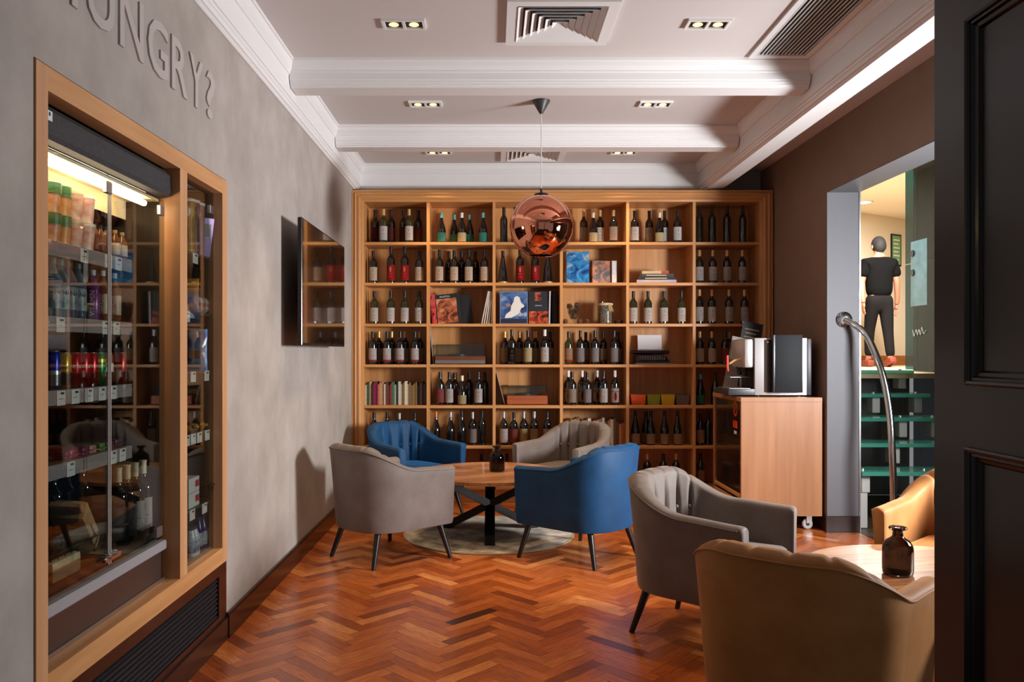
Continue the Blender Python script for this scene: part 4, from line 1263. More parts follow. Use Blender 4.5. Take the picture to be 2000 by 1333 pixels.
# ================================================================ DISPLAY FRIDGE AND SIDE VITRINE (built into the left wall)
fr = thing('display_fridge', 'oak framed built-in drinks fridge with glass doors in the plaster wall', 'fridge', (XL, FY0, 0))
def L(x, y, z): return (x - XL, y - FY0, z)
def fpart(name, m, x0, y0, z0, x1, y1, z1, bev=0.0, parent=None):
    q = B(); a = L(x0, y0, z0); c_ = L(x1, y1, z1); q.box(a[0], a[1], a[2], c_[0], c_[1], c_[2], bev); return obj(name, q, m, parent or fr)
fx0, fx1 = XL - 0.06, XL + 0.006
IY0, IY1, IZ0, IZ1 = 2.348, 3.863, 0.459, 2.166
MY0, MY1 = 3.340, 3.418
fpart('frame_stile', oak_light, fx0, FY0 + 0.004, FZ0, fx1, IY0, FZ1 - 0.006)
fpart('frame_stile', oak_light, fx0, IY1, FZ0, fx1, FY1 - 0.003, FZ1 - 0.006)
fpart('frame_mullion', oak_light, fx0 - 0.02, MY0, IZ0, fx1, MY1, IZ1)
fpart('frame_rail', oak_y, fx0, IY0, IZ1, fx1, IY1, FZ1 - 0.006)
fpart('frame_rail', oak_y, fx0, IY0, FZ0, fx1, IY1, IZ0)
# cabinet lining
cx = -1.86
lining = mat('fridge_lining', (58, 56, 56), 0.35)
fpart('rear_lining', dark_void, cx - 0.02, 2.2, 0.45, cx, 4.2, 2.3)
fpart('end_lining', lining, cx, 2.2, 0.45, fx0 - 0.001, 2.22, 2.3)
fpart('end_lining', lining, cx, 4.18, 0.45, XL - 0.105, 4.2, 2.3)
fpart('partition', lining, cx, 3.36, 0.46, fx0 - 0.021, 3.40, 2.17)
fpart('top_lining', lining, cx, 2.22, 2.17, fx0, 4.18, 2.19)
fpart('floor_lining', lining, cx, 2.22, 0.43, fx0 - 0.001, 4.18, 0.458)
# blind housing and strip lamp
q = B()
pr = [(-1.375, 2.155), (-1.352, 2.15), (-1.335, 2.13), (-1.332, 2.06), (-1.34, 2.045), (-1.375, 2.04)]
q.loft([[Vector(L(x, 2.35, z)) for x, z in pr], [Vector(L(x, 3.325, z)) for x, z in pr]])
obj('blind_housing', q, mat('charcoal_fabric', (58, 57, 60), 0.7, noise=0.3, nscale=90), fr)
stk = fpart('maker_sticker', mat('sticker_white', (214, 216, 220), 0.5), -1.3318, 2.352, 2.098, -1.3312, 2.43, 2.128)
q = B()
for i in range(5):
    a = L(-1.3310, 2.354 + i * 0.014, 2.112); q.box(a[0], a[1], a[2], a[0] + 0.0004, a[1] + 0.009, a[2] + 0.011)
obj('sticker_print', q, ink, stk)
fpart('lamp_reflector', mat('cream_reflector', (236, 216, 176), 0.4), -1.52, 2.35, 2.025, -1.385, 3.33, 2.035)
fpart('lamp_reflector', mat('cream_reflector', (236, 216, 176), 0.4), -1.525, 2.35, 1.95, -1.52, 3.33, 2.03)
q = B(); q.tube([L(-1.41, 2.36, 2.005), L(-1.41, 3.25, 2.005)], 0.012, 12)
obj('strip_lamp', q, mat('warm_tube', (255, 236, 200), 0.4, emit=22, ecol=(255, 230, 190)), fr)
# shelves with price rails
rail_m = mat('price_rail_grey', (156, 146, 146), 0.4)
FSH = {'a': 1.764, 'b': 1.519, 'c': 1.278, 'd': 1.036}
for kk_, z in FSH.items():
    sh = fpart('shelf', lining if kk_ != 'd' else oak_y, cx + 0.02, 2.23, z - 0.012, -1.428, 3.16, z - 0.001)
    fpart('price_rail', rail_m, -1.428, 2.23, z - 0.050, -1.418, 3.16, z - 0.001, 0.001, sh)
    if kk_ == 'c':
        fpart('clear_lip', pane_mat('acrylic', (225, 225, 225), 0.8), -1.424, 2.23, z, -1.420, 3.16, z + 0.05, 0, sh)
for kk_, xs in (('a', (165, 212, 232)), ('b', (119, 207, 228)), ('c', (120, 148, 175, 200, 222)), ('d', (139, 222, 240))):
    for x in xs:
        d = 1.416 * FPX / (VX - x)
        cd = fpart('price_card', price_card, -1.4175, d - 0.026, FSH[kk_] - 0.052, -1.4165, d + 0.026, FSH[kk_] - 0.004)
        fpart('price_print', ink, -1.4164, d - 0.004, FSH[kk_] - 0.016, -1.4161, d + 0.018, FSH[kk_] - 0.009, 0, cd)
        fpart('price_print', mat('grey_ink', (150, 146, 150), 0.6), -1.4164, d - 0.015, FSH[kk_] - 0.032, -1.4161, d + 0.012, FSH[kk_] - 0.029, 0, cd)
EZ = 0.655
fpart('well_floor', lining, cx, 2.23, EZ - 0.02, -1.40, 3.32, EZ)
fpart('well_lip', pane_mat('acrylic', (225, 225, 225), 0.8), -1.392, 2.35, EZ - 0.02, -1.386, 3.30, EZ + 0.05)
# lower front
fpart('bumper_rail', grey_plastic, -1.40, 2.349, 0.588, -1.345, 3.32, 0.628, 0.006)
fpart('kick_panel', mat('brown_anodised', (78, 62, 56), 0.32, 0.3), -1.40, 2.349, 0.475, -1.362, 3.30, 0.586)
fpart('foot_trim', steel, -1.40, 2.349, 0.4595, -1.355, 3.32, 0.4745)
# glass doors
gl = pane_mat('fridge_glass', (226, 230, 228), 1.1)
for ya, yb in ((2.352, 2.806), (2.814, 3.285)):
    dr = fpart('glass_door', gl, -1.347, ya, 0.645, -1.342, yb, 2.022)
    edge = ya if ya > 2.5 else yb - 0.004
    fpart('edge_strip', mat('clear_strip', (196, 190, 184), 0.25, 0.4), -1.3425, yb - 0.006 if ya < 2.5 else ya, 0.66, -1.338, yb if ya < 2.5 else ya + 0.006, 2.0, 0, dr)
for y_, z_ in ((2.37, 1.985), (2.80, 1.975), (3.25, 1.975)):
    fpart('door_clamp', steel, -1.35, y_ - 0.02, z_ - 0.02, -1.334, y_ + 0.02, z_ + 0.02, 0.002)
fpart('door_clamp', steel, -1.35, 3.2, 0.66, -1.334, 3.25, 0.70, 0.002)
q = B()
for y_, z_ in ((2.79, 0.69), (2.83, 0.695)):
    a = L(-1.342, y_, z_); q.lathe([(0, 0), (0.012, 0), (0.013, 0.012), (0.009, 0.022), (0, 0.023)], 14, Matrix.Translation(a) @ Matrix.Rotation(PI / 2, 4, 'Y'))
a = L(-1.338, 2.75, 0.675); q.box(a[0], a[1], a[2], a[0] + 0.012, a[1] + 0.12, a[2] + 0.016, 0.003)
obj('door_lock', q, chrome, fr)
# louvred plinth below
lv = thing('louvred_vent', 'dark louvred vent panel under the drinks fridge', 'vent', (XL, FY0, 0.106))
q = B()
for (y0, z0, y1, z1) in ((0, 0, 1.65, 0.03), (0, 0.225, 1.65, 0.277), (0, 0.03, 0.08, 0.225), (1.545, 0.03, 1.65, 0.225)):
    q.box(-0.03, y0, z0, 0.002, y1, z1)
obj('frame', q, mahogany, lv)
q = B(); q.box(-0.05, 0.0, 0.0, -0.031, 1.65, 0.277); obj('backing', q, dark_void, lv)
q = B(); q.loft([[Vector((x, 0.08, z)) for x, z in ((-0.026, 0.012), (-0.004, 0.0), (-0.002, 0.004), (-0.024, 0.016))], [Vector((x, 1.545, z)) for x, z in ((-0.026, 0.012), (-0.004, 0.0), (-0.002, 0.004), (-0.024, 0.016))]])
slm = q.mesh('slat', mat('vent_slat', (34, 32, 36), 0.4))
for i in range(9):
    link('slat', slm, lv, (0, 0, 0.032 + i * 0.0212))

# vitrine shelves (right compartment)
VSH = (1.855, 1.585, 1.316, 1.034, 0.694)
vg = fpart('side_pane', gl, -1.347, 3.42, 0.46, -1.342, 3.862, 2.165)
fpart('door_clamp', steel, -1.35, 3.80, 2.06, -1.334, 3.85, 2.10, 0.002)
VXS = [(382, 419), (366, 419), (378, 404), (366, 378, 390, 405, 424), (376, 400, 424)]
for z, xs in zip(VSH, VXS):
    sh = fpart('side_shelf', lining, -1.70, 3.41, z - 0.012, -1.354, 4.17, z - 0.001)
    for x in xs:
        d = 1.352 * FPX / (VX - x)
        cd = fpart('price_card', price_card, -1.3535, d - 0.032, z - 0.05, -1.3525, d + 0.032, z - 0.002, 0)
        fpart('price_print', ink, -1.3524, d - 0.002, z - 0.016, -1.3521, d + 0.022, z - 0.009, 0, cd)
fpart('side_floor', mat('pale_tile_floor', (150, 146, 146), 0.5), -1.70, 3.41, 0.459, -1.352, 4.17, 0.466)

# ---------------------------------------------------------------- goods in the fridge
def pos(x, X): return -X * FPX / (VX - x)      # depth of the point seen at column x on the plane at X (negative)
def view_ang(X, Y): return math.atan2(-Y, -X)
def wrap(parent, s, size, r, z, a0, material, rot=False, shear=0.0):
    me = text_mesh('lettering', s, size, material, 0.0002, 0.0, shear)
    for v in me.vertices:
        u, w_ = v.co.x, v.co.y - size * 0.35
        if rot:
            u, w_ = -w_, u
        a = a0 + u / r
        rr = r + 0.0006 + v.co.z
        v.co = Vector((rr * math.cos(a), rr * math.sin(a), z + w_))
    return link('lettering', me, parent)
# soup pots, two high
pot_pal = [((240, 190, 130), (70, 116, 56)), ((242, 186, 110), (70, 120, 56)), ((246, 226, 206), (240, 220, 190)), ((248, 232, 216), (244, 230, 212))]
for lvl in (0, 1):
    for i, x in enumerate((96, 116, 140, 164)):
        Y = pos(x, -1.475)
        n_ = 'upper' if lvl else 'lower'
        t = thing('snack_pot', '%s instant snack pot, %s from left in the fridge' % (n_, ORD[i]), 'snack pot', (-1.475, Y, FSH['a'] + lvl * 0.101), 0, 'stacked snack pots')
        q = B(); q.lathe([(0, 0), (0.030, 0), (0.037, 0.092), (0, 0.092)], 22)
        obj('cup', q, mat('pot_print_%d' % i, pot_pal[i][0], 0.4, col2=[(186, 70, 60), (222, 120, 30), (206, 110, 80), (196, 90, 90)][i], nscale=22), t)
        q = B(); q.lathe([(0.0372, 0.062), (0.0382, 0.093), (0.0385, 0.0985), (0, 0.0985)] if i < 2 else [(0.0378, 0.088), (0.0385, 0.093), (0.0385, 0.0985), (0, 0.0985)], 22); obj('lid', q, mat('pot_lid_%d' % i, pot_pal[i][1], 0.4), t)
amber_gl = mat('amber_liquid', (120, 62, 20), 0.08, spec=0.7, coat=0.5)
def small_bottle(x, X, z, h, r, body, cap_c, lab_c, label, group, neck=0.4, cat='bottle', name='drink_bottle'):
    Y = pos(x, X)
    t = thing(name, label, cat, (X, Y, z), 0, group)
    q = B(); q.lathe([(0, 0), (r * 0.9, 0), (r, h * 0.03), (r, h * 0.60), (r * 0.92, h * 0.68), (r * neck * 1.1, h * 0.84), (r * neck, h * 0.90), (r * neck, h * 0.92), (0, h * 0.92)], 18); obj('bottle_body', q, body, t)
    q = B(); q.lathe([(0, h * 0.89), (r * neck * 1.15, h * 0.89), (r * neck * 1.15, h), (0, h)], 16); obj('cap', q, cap_c, t)
    if lab_c:
        q = B(); q.lathe([(r * 1.0, h * 0.14), (r * 1.012, h * 0.145), (r * 1.012, h * 0.53), (r * 1.0, h * 0.535)], 18); obj('sleeve_label', q, lab_c, t)
    return t
dark_cap = mat('dark_cap', (30, 28, 30), 0.4)
for i, x in enumerate((183, 195, 206, 224, 238)):
    small_bottle(x, -1.47, FSH['a'], 0.112, 0.021, amber_gl, dark_cap if i < 3 else CAPS['g'], mat('rust_label', (120, 52, 36), 0.5) if i < 3 else mat('pale_label', (196, 184, 176), 0.5),
                 'miniature amber bottle, %s from left beside the snack pots' % ORD[i], 'miniature bottles')
teal_liq = mat('teal_water_bottle', (42, 92, 112), 0.08, spec=0.8, coat=0.6)
water_lab = mat('water_label', (170, 190, 200), 0.4, col2=(50, 90, 110), nscale=30)
for i, x in enumerate((101, 116, 132, 150)):
    t = small_bottle(x, -1.475, FSH['b'], 0.2, 0.0315, teal_liq, mat('teal_cap', (60, 110, 110), 0.4), water_lab, 'teal water bottle, %s from left in the fridge' % ORD[i], 'water bottles', 0.42)
    wrap(t, 'DORNA', 0.022, 0.0319, 0.085, view_ang(-1.475, pos(x, -1.475)), ink)
white_cap = mat('white_cap', (222, 220, 216), 0.4)
t = small_bottle(180, -1.475, FSH['b'], 0.185, 0.026, mat('purple_drink', (96, 30, 110), 0.25), white_cap, mat('purple_sleeve', (124, 36, 128), 0.3), 'purple vitamin drink bottle with white cap', 'vitamin drinks')
wrap(t, 'VITAMIN', 0.024, 0.0264, 0.062, view_ang(-1.475, pos(180, -1.475)), price_card, rot=True)
for i, x in enumerate((199, 222)):
    t = small_bottle(x, -1.475, FSH['b'], 0.19, 0.027, amber_gl, white_cap, mat('cream_sleeve', (222, 206, 190), 0.4, col2=(206, 150, 120), nscale=25), ['amber vitamin drink bottle left of the glass door strip', 'amber vitamin drink bottle right of the glass door strip'][i], 'vitamin drinks')
    wrap(t, 'VITAMIN', 0.02, 0.0275, 0.064, view_ang(-1.475, pos(x, -1.475)), ink, rot=True)
# cans
def can(x, X, z, c_, label, txt=None, tcol=None, size=0.02, h=0.122, r=0.0315, band=None, shear=0.0):
    Y = pos(x, X)
    t = thing('drink_can', label, 'can', (X, Y, z), 0, 'drink cans on the fridge shelf')
    m = mat('can_' + label.split()[0], c_, 0.25, 0.35)
    q = B(); q.lathe([(0, 0.003), (r * 0.78, 0.0), (r * 0.82, 0.003), (r, 0.012), (r, h - 0.012), (r * 0.86, h - 0.002)], 22); obj('can_body', q, m, t)
    q = B(); q.lathe([(r * 0.86, h - 0.002), (r * 0.87, h), (r * 0.83, h), (r * 0.81, h - 0.004), (0, h - 0.004)], 22); obj('can_lid', q, steel, t)
    if band:
        for z0, z1, bc in band:
            q = B(); q.lathe([(r, z0), (r + 0.0004, z0), (r + 0.0004, z1), (r, z1)], 22); obj('printed_band', q, bc, t)
    if txt:
        wrap(t, txt, size, r + 0.0005, h * 0.6, view_ang(X, Y), tcol or price_card, shear=shear)
    return t
silver_m = mat('can_silver', (186, 186, 190), 0.3, 0.7)
zc_ = FSH['c']
can(101, -1.47, zc_, (24, 34, 150), 'blue and silver slim drink can', h=0.128, r=0.027, band=[(0.012, 0.062, silver_m)])
can(120, -1.475, zc_, (206, 150, 40), 'golden yellow drink can with black foot', 'Twist', ink, 0.02, band=[(0.012, 0.055, mat('can_black', (40, 38, 36), 0.3, 0.5))], shear=0.2)
script_w = mat('print_white', (240, 236, 232), 0.4)
can(140, -1.475, zc_, (200, 18, 30), 'red cola can with white script, left of the pair', 'CocaCola', script_w, 0.0165, shear=0.35)
can(158, -1.475, zc_, (200, 18, 30), 'red cola can with white script, right of the pair', 'CocaCola', script_w, 0.0165, shear=0.35)
can(174, -1.475, zc_, (190, 16, 28), 'plain red drink can left of the green can')
can(189, -1.475, zc_, (24, 140, 56), 'green lemon soda can with a yellow band', 'Sprite', script_w, 0.019, band=[(0.085, 0.098, mat('can_yellow', (230, 190, 40), 0.3, 0.3))])
can(204, -1.475, zc_, (224, 100, 30), 'orange soda can with blue lettering', 'Fanta', mat('print_blue', (24, 36, 110), 0.4), 0.02, band=[(0.05, 0.082, script_w)])
can(231, -1.475, zc_, (180, 20, 30), 'dark red drink can behind the right glass door')
# bars on shelf d
for i in range(7):
    x = 98 + i * 18
    Y = pos(x, -1.50)
    t = thing('candy_bar', 'wrapped candy bar, %s from left on the wooden fridge shelf' % ORD[i], 'candy bar', (-1.50, Y, FSH['d']), R.uniform(-0.2, 0.2), 'candy bars')
    c_ = [(150, 24, 60), (170, 30, 60), (120, 30, 80), (170, 120, 110), (60, 120, 50), (110, 24, 50), (60, 30, 60)][i]
    q = B(); q.box(-0.06, -0.022, 0.0, 0.06, 0.022, 0.03, 0.008, 2); obj('wrapper', q, mat('wrapper_%d' % i, c_, 0.25, col2=[min(255, v + 60) for v in c_], nscale=30), t)
    q = B(); q.box(0.06, -0.02, 0.012, 0.072, 0.02, 0.015); q.box(-0.072, -0.02, 0.012, -0.06, 0.02, 0.015); obj('crimped_end', q, mat('wrapper_%d' % i), t)
# wine in the well
for i, x in enumerate((230, 247, 263, 279)):
    X = -1.45 - 0.0 * i
    bottle(X, pos(x, X), EZ, 0.30, 'B', 'y', 'w', 0, 'white wine bottle in the fridge well, %s from left' % ORD[i], 'wine bottles in the fridge well', view_ang(X, pos(x, X)) + PI / 2 + 0.2)
for i, x in enumerate((104, 132, 160, 188)):
    X = -1.68
    bottle(X, pos(x, X), EZ, 0.31, 'B', 'k', 'n', 0, 'black wine bottle at the back of the fridge well, %s from left' % ORD[i], 'wine bottles in the fridge well', 0)
t = thing('paper_bag', 'folded brown paper bag lying in a wire basket in the fridge', 'paper bag', (-1.47, 2.82, EZ + 0.12))
t.rotation_euler = (-0.55, 0.1, 0.25)
q = B(); q.box(-0.05, -0.17, -0.02, 0.06, 0.16, 0.05, 0.018, 2); q.box(-0.045, -0.22, 0.0, 0.055, -0.168, 0.02, 0.004); obj('bag_body', q, mat('kraft_paper', (204, 158, 112), 0.75, noise=0.2, nscale=14, bump=0.3), t)
q = B(); q.box(0.0602, -0.05, 0.0, 0.0606, 0.06, 0.012); obj('stamp_print', q, ink, t)
wire = mat('wire_metal', (70, 66, 64), 0.35, 0.8)
t = thing('wire_basket', 'black wire basket in the fridge well', 'basket', (-1.49, 2.72, EZ + 0.002))
q = B()
for z in (0.005, 0.09):
    s = 0.8 if z < 0.05 else 1.0
    q.tube([(-0.08 * s, -0.2 * s, z), (0.08 * s, -0.2 * s, z), (0.08 * s, 0.2 * s, z), (-0.08 * s, 0.2 * s, z), (-0.08 * s, -0.2 * s, z)], 0.003, 6)
for i in range(10):
    y_ = -0.2 + 0.4 * i / 9
    for sx in (-1, 1):
        q.tube([(sx * 0.064, y_ * 0.8, 0.005), (sx * 0.08, y_, 0.09)], 0.0018, 5)
obj('wire_mesh', q, wire, t)
t = thing('wrapped_cheese', 'clear wrapped pale sandwich at the front of the fridge well', 'sandwich', (-1.42, 2.65, EZ + 0.002))
q = B(); q.box(-0.02, -0.09, 0, 0.02, 0.09, 0.07, 0.016, 2); obj('filling', q, mat('pale_cheese', (240, 220, 176), 0.5, noise=0.2, nscale=25), t)

# ---------------------------------------------------------------- goods in the side vitrine
def tube_can(x, X, z, c1, c2, label):
    Y = pos(x, X)
    t = thing('crisp_tube', label, 'crisp tube', (X, Y, z), 0, 'crisp tubes')
    q = B(); q.lathe([(0, 0), (0.036, 0), (0.036, 0.235), (0, 0.235)], 24); obj('tube_body', q, mat('crisp_' + label.split()[0], c1, 0.3, col2=c2, nscale=14), t)
    q = B(); q.lathe([(0.0365, 0.232), (0.038, 0.234), (0.038, 0.245), (0, 0.246)], 24); obj('lid', q, price_card, t)
    a = view_ang(X, Y)
    q = B(); q.sphere((0.0355 * math.cos(a), 0.0355 * math.sin(a), 0.185), 0.024, 12, 8, (0.25 + 0.5 * abs(math.sin(a)), 0.25 + 0.5 * abs(math.cos(a)), 1)); obj('oval_badge', q, script_w, t)
tube_can(374, -1.388, VSH[0], (70, 70, 84), (150, 60, 50), 'grey crisp tube with white lid in the side cabinet')
tube_can(384, -1.388, VSH[0], (170, 30, 40), (70, 150, 170), 'red and teal crisp tube in the side cabinet')
tube_can(365, -1.395, VSH[0], (206, 170, 60), (160, 60, 40), 'yellow crisp tube half hidden by the oak mullion')
for i, x in enumerate((394, 402)):
    Y = pos(x, -1.388)
    t = thing('chocolate_bar', ['purple chocolate bar leaning in the side cabinet, left one', 'blue and purple chocolate bar leaning in the side cabinet, right one'][i], 'chocolate bar', (-1.388, Y, VSH[0]))
    t.rotation_euler = (0.22, 0, 0.9)
    q = B(); q.box(-0.04, -0.008, 0.002, 0.04, 0.008, 0.19, 0.003); obj('wrapper', q, mat('choc_%d' % i, [(124, 86, 168), (60, 100, 160)][i], 0.3, col2=[(150, 110, 190), (120, 80, 150)][i], nscale=18), t)
    q = B(); q.box(-0.025, -0.0088, 0.1, 0.025, -0.008, 0.16); obj('picture', q, mat('choc_picture', (110, 60, 30), 0.4, noise=0.4, nscale=40), t)
for i, x in enumerate((387, 397, 406)):
    X = -1.385; Y = pos(x, X)
    t = thing('foil_egg', 'silver foil chocolate egg, %s from left in the side cabinet' % ORD[i], 'chocolate egg', (X, Y, VSH[1]), 0, 'foil eggs')
    q = B(); q.sphere((0, 0, 0.04), 0.027, 16, 12, (1, 1, 1.48)); obj('foil', q, mat('egg_foil', (206, 204, 206), 0.25, 0.5), t)
    q = B(); q.lathe([(0.0272, 0.03), (0.0278, 0.04), (0.0268, 0.05)], 16); obj('printed_band', q, mat('egg_band', (170, 60, 70), 0.4), t)
def snack_bag(x, X, z, w_, h, c1, c2, label, rz=None, txt=None):
    Y = pos(x, X)
    t = thing('snack_bag', label, 'snack bag', (X, Y, z), (rz if rz is not None else view_ang(X, Y) + PI / 2), 'snack bags in the side cabinet')
    q = B(); rings = []
    for j in range(9):
        v = j / 8; d = 0.03 * math.sin(PI * min(0.98, max(0.02, v))) ** 0.6 + 0.001
        ww = w_ / 2 * (1 - 0.06 * math.sin(PI * v))
        rings.append([Vector((-ww, -0.001, v * h)), Vector((-ww * 0.6, -d * 0.8, v * h)), Vector((0, -d, v * h)), Vector((ww * 0.6, -d * 0.8, v * h)), Vector((ww, -0.001, v * h)), Vector((ww * 0.6, d * 0.8, v * h)), Vector((0, d, v * h)), Vector((-ww * 0.6, d * 0.8, v * h))])
    q.loft(rings, smooth=True); obj('bag_body', q, mat('bag_' + label.split()[0], c1, 0.22, col2=c2, nscale=16), t)
    q = B(); q.box(-w_ / 2, -0.002, h - 0.012, w_ / 2, 0.002, h + 0.004); obj('crimped_seal', q, mat('bag_' + label.split()[0]), t)
    q = B(); q.box(-w_ * 0.22, -0.033, h * 0.3, w_ * 0.22, -0.029, h * 0.5); obj('picture', q, mat('snack_picture', (196, 130, 90), 0.4, noise=0.3, nscale=30), t)
    return t
snack_bag(366, -1.39, VSH[1], 0.10, 0.15, (206, 140, 50), (176, 100, 30), 'yellow snack bag on the second side shelf')
snack_bag(380, -1.388, VSH[2], 0.115, 0.19, (34, 60, 130), (150, 170, 190), 'blue snack bag on the middle side shelf')
snack_bag(406, -1.39, VSH[2], 0.08, 0.15, (70, 160, 50), (120, 200, 80), 'green snack bag beside the blue one')
for i in range(12):
    x = 364 + i * 5; X = -1.388 - 0.02 * (i % 3); Y = pos(x, X)
    t = thing('wrapped_sweet', 'shiny wrapped sweet, %s from left on the side shelf' % ORD[i], 'sweet', (X, Y, VSH[3] + 0.001), R.uniform(0, 3), 'wrapped sweets')
    q = B(); q.sphere((0, 0, 0.018), 0.02, 10, 8, (1.2, 0.8, 0.85)); obj('sweet_body', q, mat('sweet_%d' % (i % 3), [(200, 140, 40), (70, 44, 28), (150, 100, 50)][i % 3], 0.2, 0.3), t)
    q = B(); q.loft([[Vector((s * 0.024, a * 0.003, 0.018 + c_ * 0.003)) for a, c_ in ((-1, -1), (1, -1), (1, 1), (-1, 1))] if False else [Vector((0.02, -0.003, 0.015)), Vector((0.02, 0.003, 0.015)), Vector((0.02, 0.003, 0.021)), Vector((0.02, -0.003, 0.021))] for s in (1,)] + [[Vector((0.04, -0.012, 0.008)), Vector((0.04, 0.012, 0.008)), Vector((0.04, 0.012, 0.028)), Vector((0.04, -0.012, 0.028))]]); obj('twisted_end', q, mat('sweet_%d' % (i % 3)), t)
for i in range(2):
    Y = pos(373, -1.385)
    t = thing('biscuit_box', ['white and red biscuit box, lower of two in the side cabinet', 'white and red biscuit box, upper of two in the side cabinet'][i], 'box', (-1.385, Y, VSH[4] + i * 0.068), 0, 'biscuit boxes')
    q = B(); q.box(-0.06, -0.08, 0, 0.02, 0.05, 0.066, 0.001); obj('carton', q, mat('white_carton', (226, 222, 222), 0.5), t)
    q = B(); q.box(0.02, 0.0, 0.02, 0.0206, 0.045, 0.05); obj('red_print', q, mat('print_red', (190, 30, 36), 0.5), t)
    q = B(); q.box(-0.03, -0.0806, 0.02, 0.01, -0.08, 0.05); obj('blue_print', q, mat('print_blue', (24, 36, 110)), t)
t = thing('small_wire_basket', 'small wire basket in the side cabinet', 'basket', (-1.388, pos(398, -1.388), VSH[4]))
q = B()
for z, s in ((0.004, 0.8), (0.075, 1.0)):
    q.tube([(-0.05 * s, -0.06 * s, z), (0.05 * s, -0.06 * s, z), (0.05 * s, 0.06 * s, z), (-0.05 * s, 0.06 * s, z), (-0.05 * s, -0.06 * s, z)], 0.003, 6)
for i in range(6):
    for sx in (-1, 1):
        y_ = -0.06 + 0.12 * i / 5
        q.tube([(sx * 0.04, y_ * 0.8, 0.004), (sx * 0.05, y_, 0.075)], 0.002, 5)
obj('wire_mesh', q, wire, t)
for i, (x, X) in enumerate(((371, -1.385), (377, -1.383), (386, -1.39), (394, -1.385), (401, -1.395))):
    small_bottle(x, X, 0.467, 0.135 if i in (0, 1) else 0.16, 0.03 if i < 2 else 0.025, mat('white_tin', (214, 214, 216), 0.3) if i < 2 else mat('navy_bottle', (28, 34, 96), 0.25), mat('navy_cap', (40, 40, 80), 0.4), mat('navy_label', (60, 70, 120), 0.4, col2=(210, 214, 220), nscale=30),
                 ('white tin with navy print on the cabinet floor, %s from left' if i < 2 else 'navy bottle on the cabinet floor, %s from left') % ORD[i], 'tins and bottles on the cabinet floor', 0.6)
t = thing('purple_packet', 'purple wrapped packet on the cabinet floor by the oak stile', 'packet', (-1.46, pos(424, -1.46), 0.467), 0.2)
q = B(); q.box(-0.05, -0.07, 0, 0.05, 0.07, 0.07, 0.012, 2); obj('wrapper', q, mat('purple_foil', (70, 44, 96), 0.25, noise=0.4, nscale=20), t)
q = B(); q.box(0.0502, -0.03, 0.02, 0.0508, 0.03, 0.05); obj('printed_panel', q, mat('pale_label', (196, 184, 176)), t)

# ================================================================ COFFEE CART
CX0, CX1, CY0, CY1 = 1.95, 2.585, 6.30, 7.10
ct = thing('coffee_cart', 'light oak cabinet on castors beside the grey jamb', 'cabinet', (CX0, CY0, 0))
W_, D_ = CX1 - CX0, CY1 - CY0
def cpart(name, m, x0, y0, z0, x1, y1, z1, bev=0.0, parent=None):
    q = B(); q.box(x0, y0, z0, x1, y1, z1, bev); return obj(name, q, m, parent or ct)
cpart('top_slab', oak_cart, -0.004, -0.004, 1.012, W_, D_ + 0.004, 1.047, 0.001)
cpart('side_panel', oak_cart, 0, 0, 0.115, W_, 0.028, 1.0115)
cpart('side_panel', oak_cart, 0, D_ - 0.028, 0.115, W_, D_, 1.0115)
cpart('rear_panel', oak_cart, W_ - 0.02, 0.028, 0.115, W_, D_ - 0.028, 1.0115)
cpart('bottom_panel', oak_cart, 0.0, 0.028, 0.115, W_ - 0.02, D_ - 0.028, 0.135)
dark_door = mat('dark_gloss_door', (30, 22, 18), 0.15, coat=0.5)
for (y0, z0, y1, z1) in ((0.031, 0.72, 0.4, 1.008), (0.031, 0.31, 0.4, 0.717), (0.403, 0.31, D_ - 0.031, 1.008)):
    cpart('cabinet_door', dark_door, 0.012, y0, z0, 0.03, y1, z1, 0.001)
for i in range(3):
    cpart('vent_slat', oak_y, 0.002, 0.03, 0.15 + i * 0.05, 0.02, D_ - 0.03, 0.176 + i * 0.05, 0.001)
cpart('vent_backing', dark_void, 0.025, 0.03, 0.136, 0.03, D_ - 0.03, 0.308)
orange_p = mat('logo_orange', (226, 72, 30), 0.4)
q = B()
ring = []
for i in range(24):
    a = 2 * PI * i / 24
    ring.append(a)
for r0, r1 in (((0.055, 0.062), (0.034, 0.04)),):
    for i in range(24):
        a, c_ = ring[i], ring[(i + 1) % 24]
        pts = [Vector((0.0112, 0.19 - r0[0] * math.cos(a), 0.945 + r0[1] * math.sin(a))), Vector((0.0112, 0.19 - r0[0] * math.cos(c_), 0.945 + r0[1] * math.sin(c_))), Vector((0.0112, 0.19 - r1[0] * math.cos(c_), 0.945 + r1[1] * math.sin(c_))), Vector((0.0112, 0.19 - r1[0] * math.cos(a), 0.945 + r1[1] * math.sin(a)))]
        q._f([q.bm.verts.new(p) for p in pts])
q.beam((0.0112, 0.21, 0.92), (0.0112, 0.175, 0.97), 0.001, 0.012)
obj('logo_ring', q, orange_p, ct)
q = B()
for i in range(3):
    q.box(0.0106, 0.135 + i * 0.04, 0.79, 0.0114, 0.168 + i * 0.04, 0.85); q.box(0.0105, 0.145 + i * 0.04, 0.806, 0.0106, 0.16 + i * 0.04, 0.812)
obj('logo_blocks', q, orange_p, ct)
q = B()
for i in range(4):
    q.box(0.0106, 0.155 + i * 0.018, 0.742, 0.0114, 0.168 + i * 0.018, 0.768)
obj('logo_foot', q, script_w, ct)
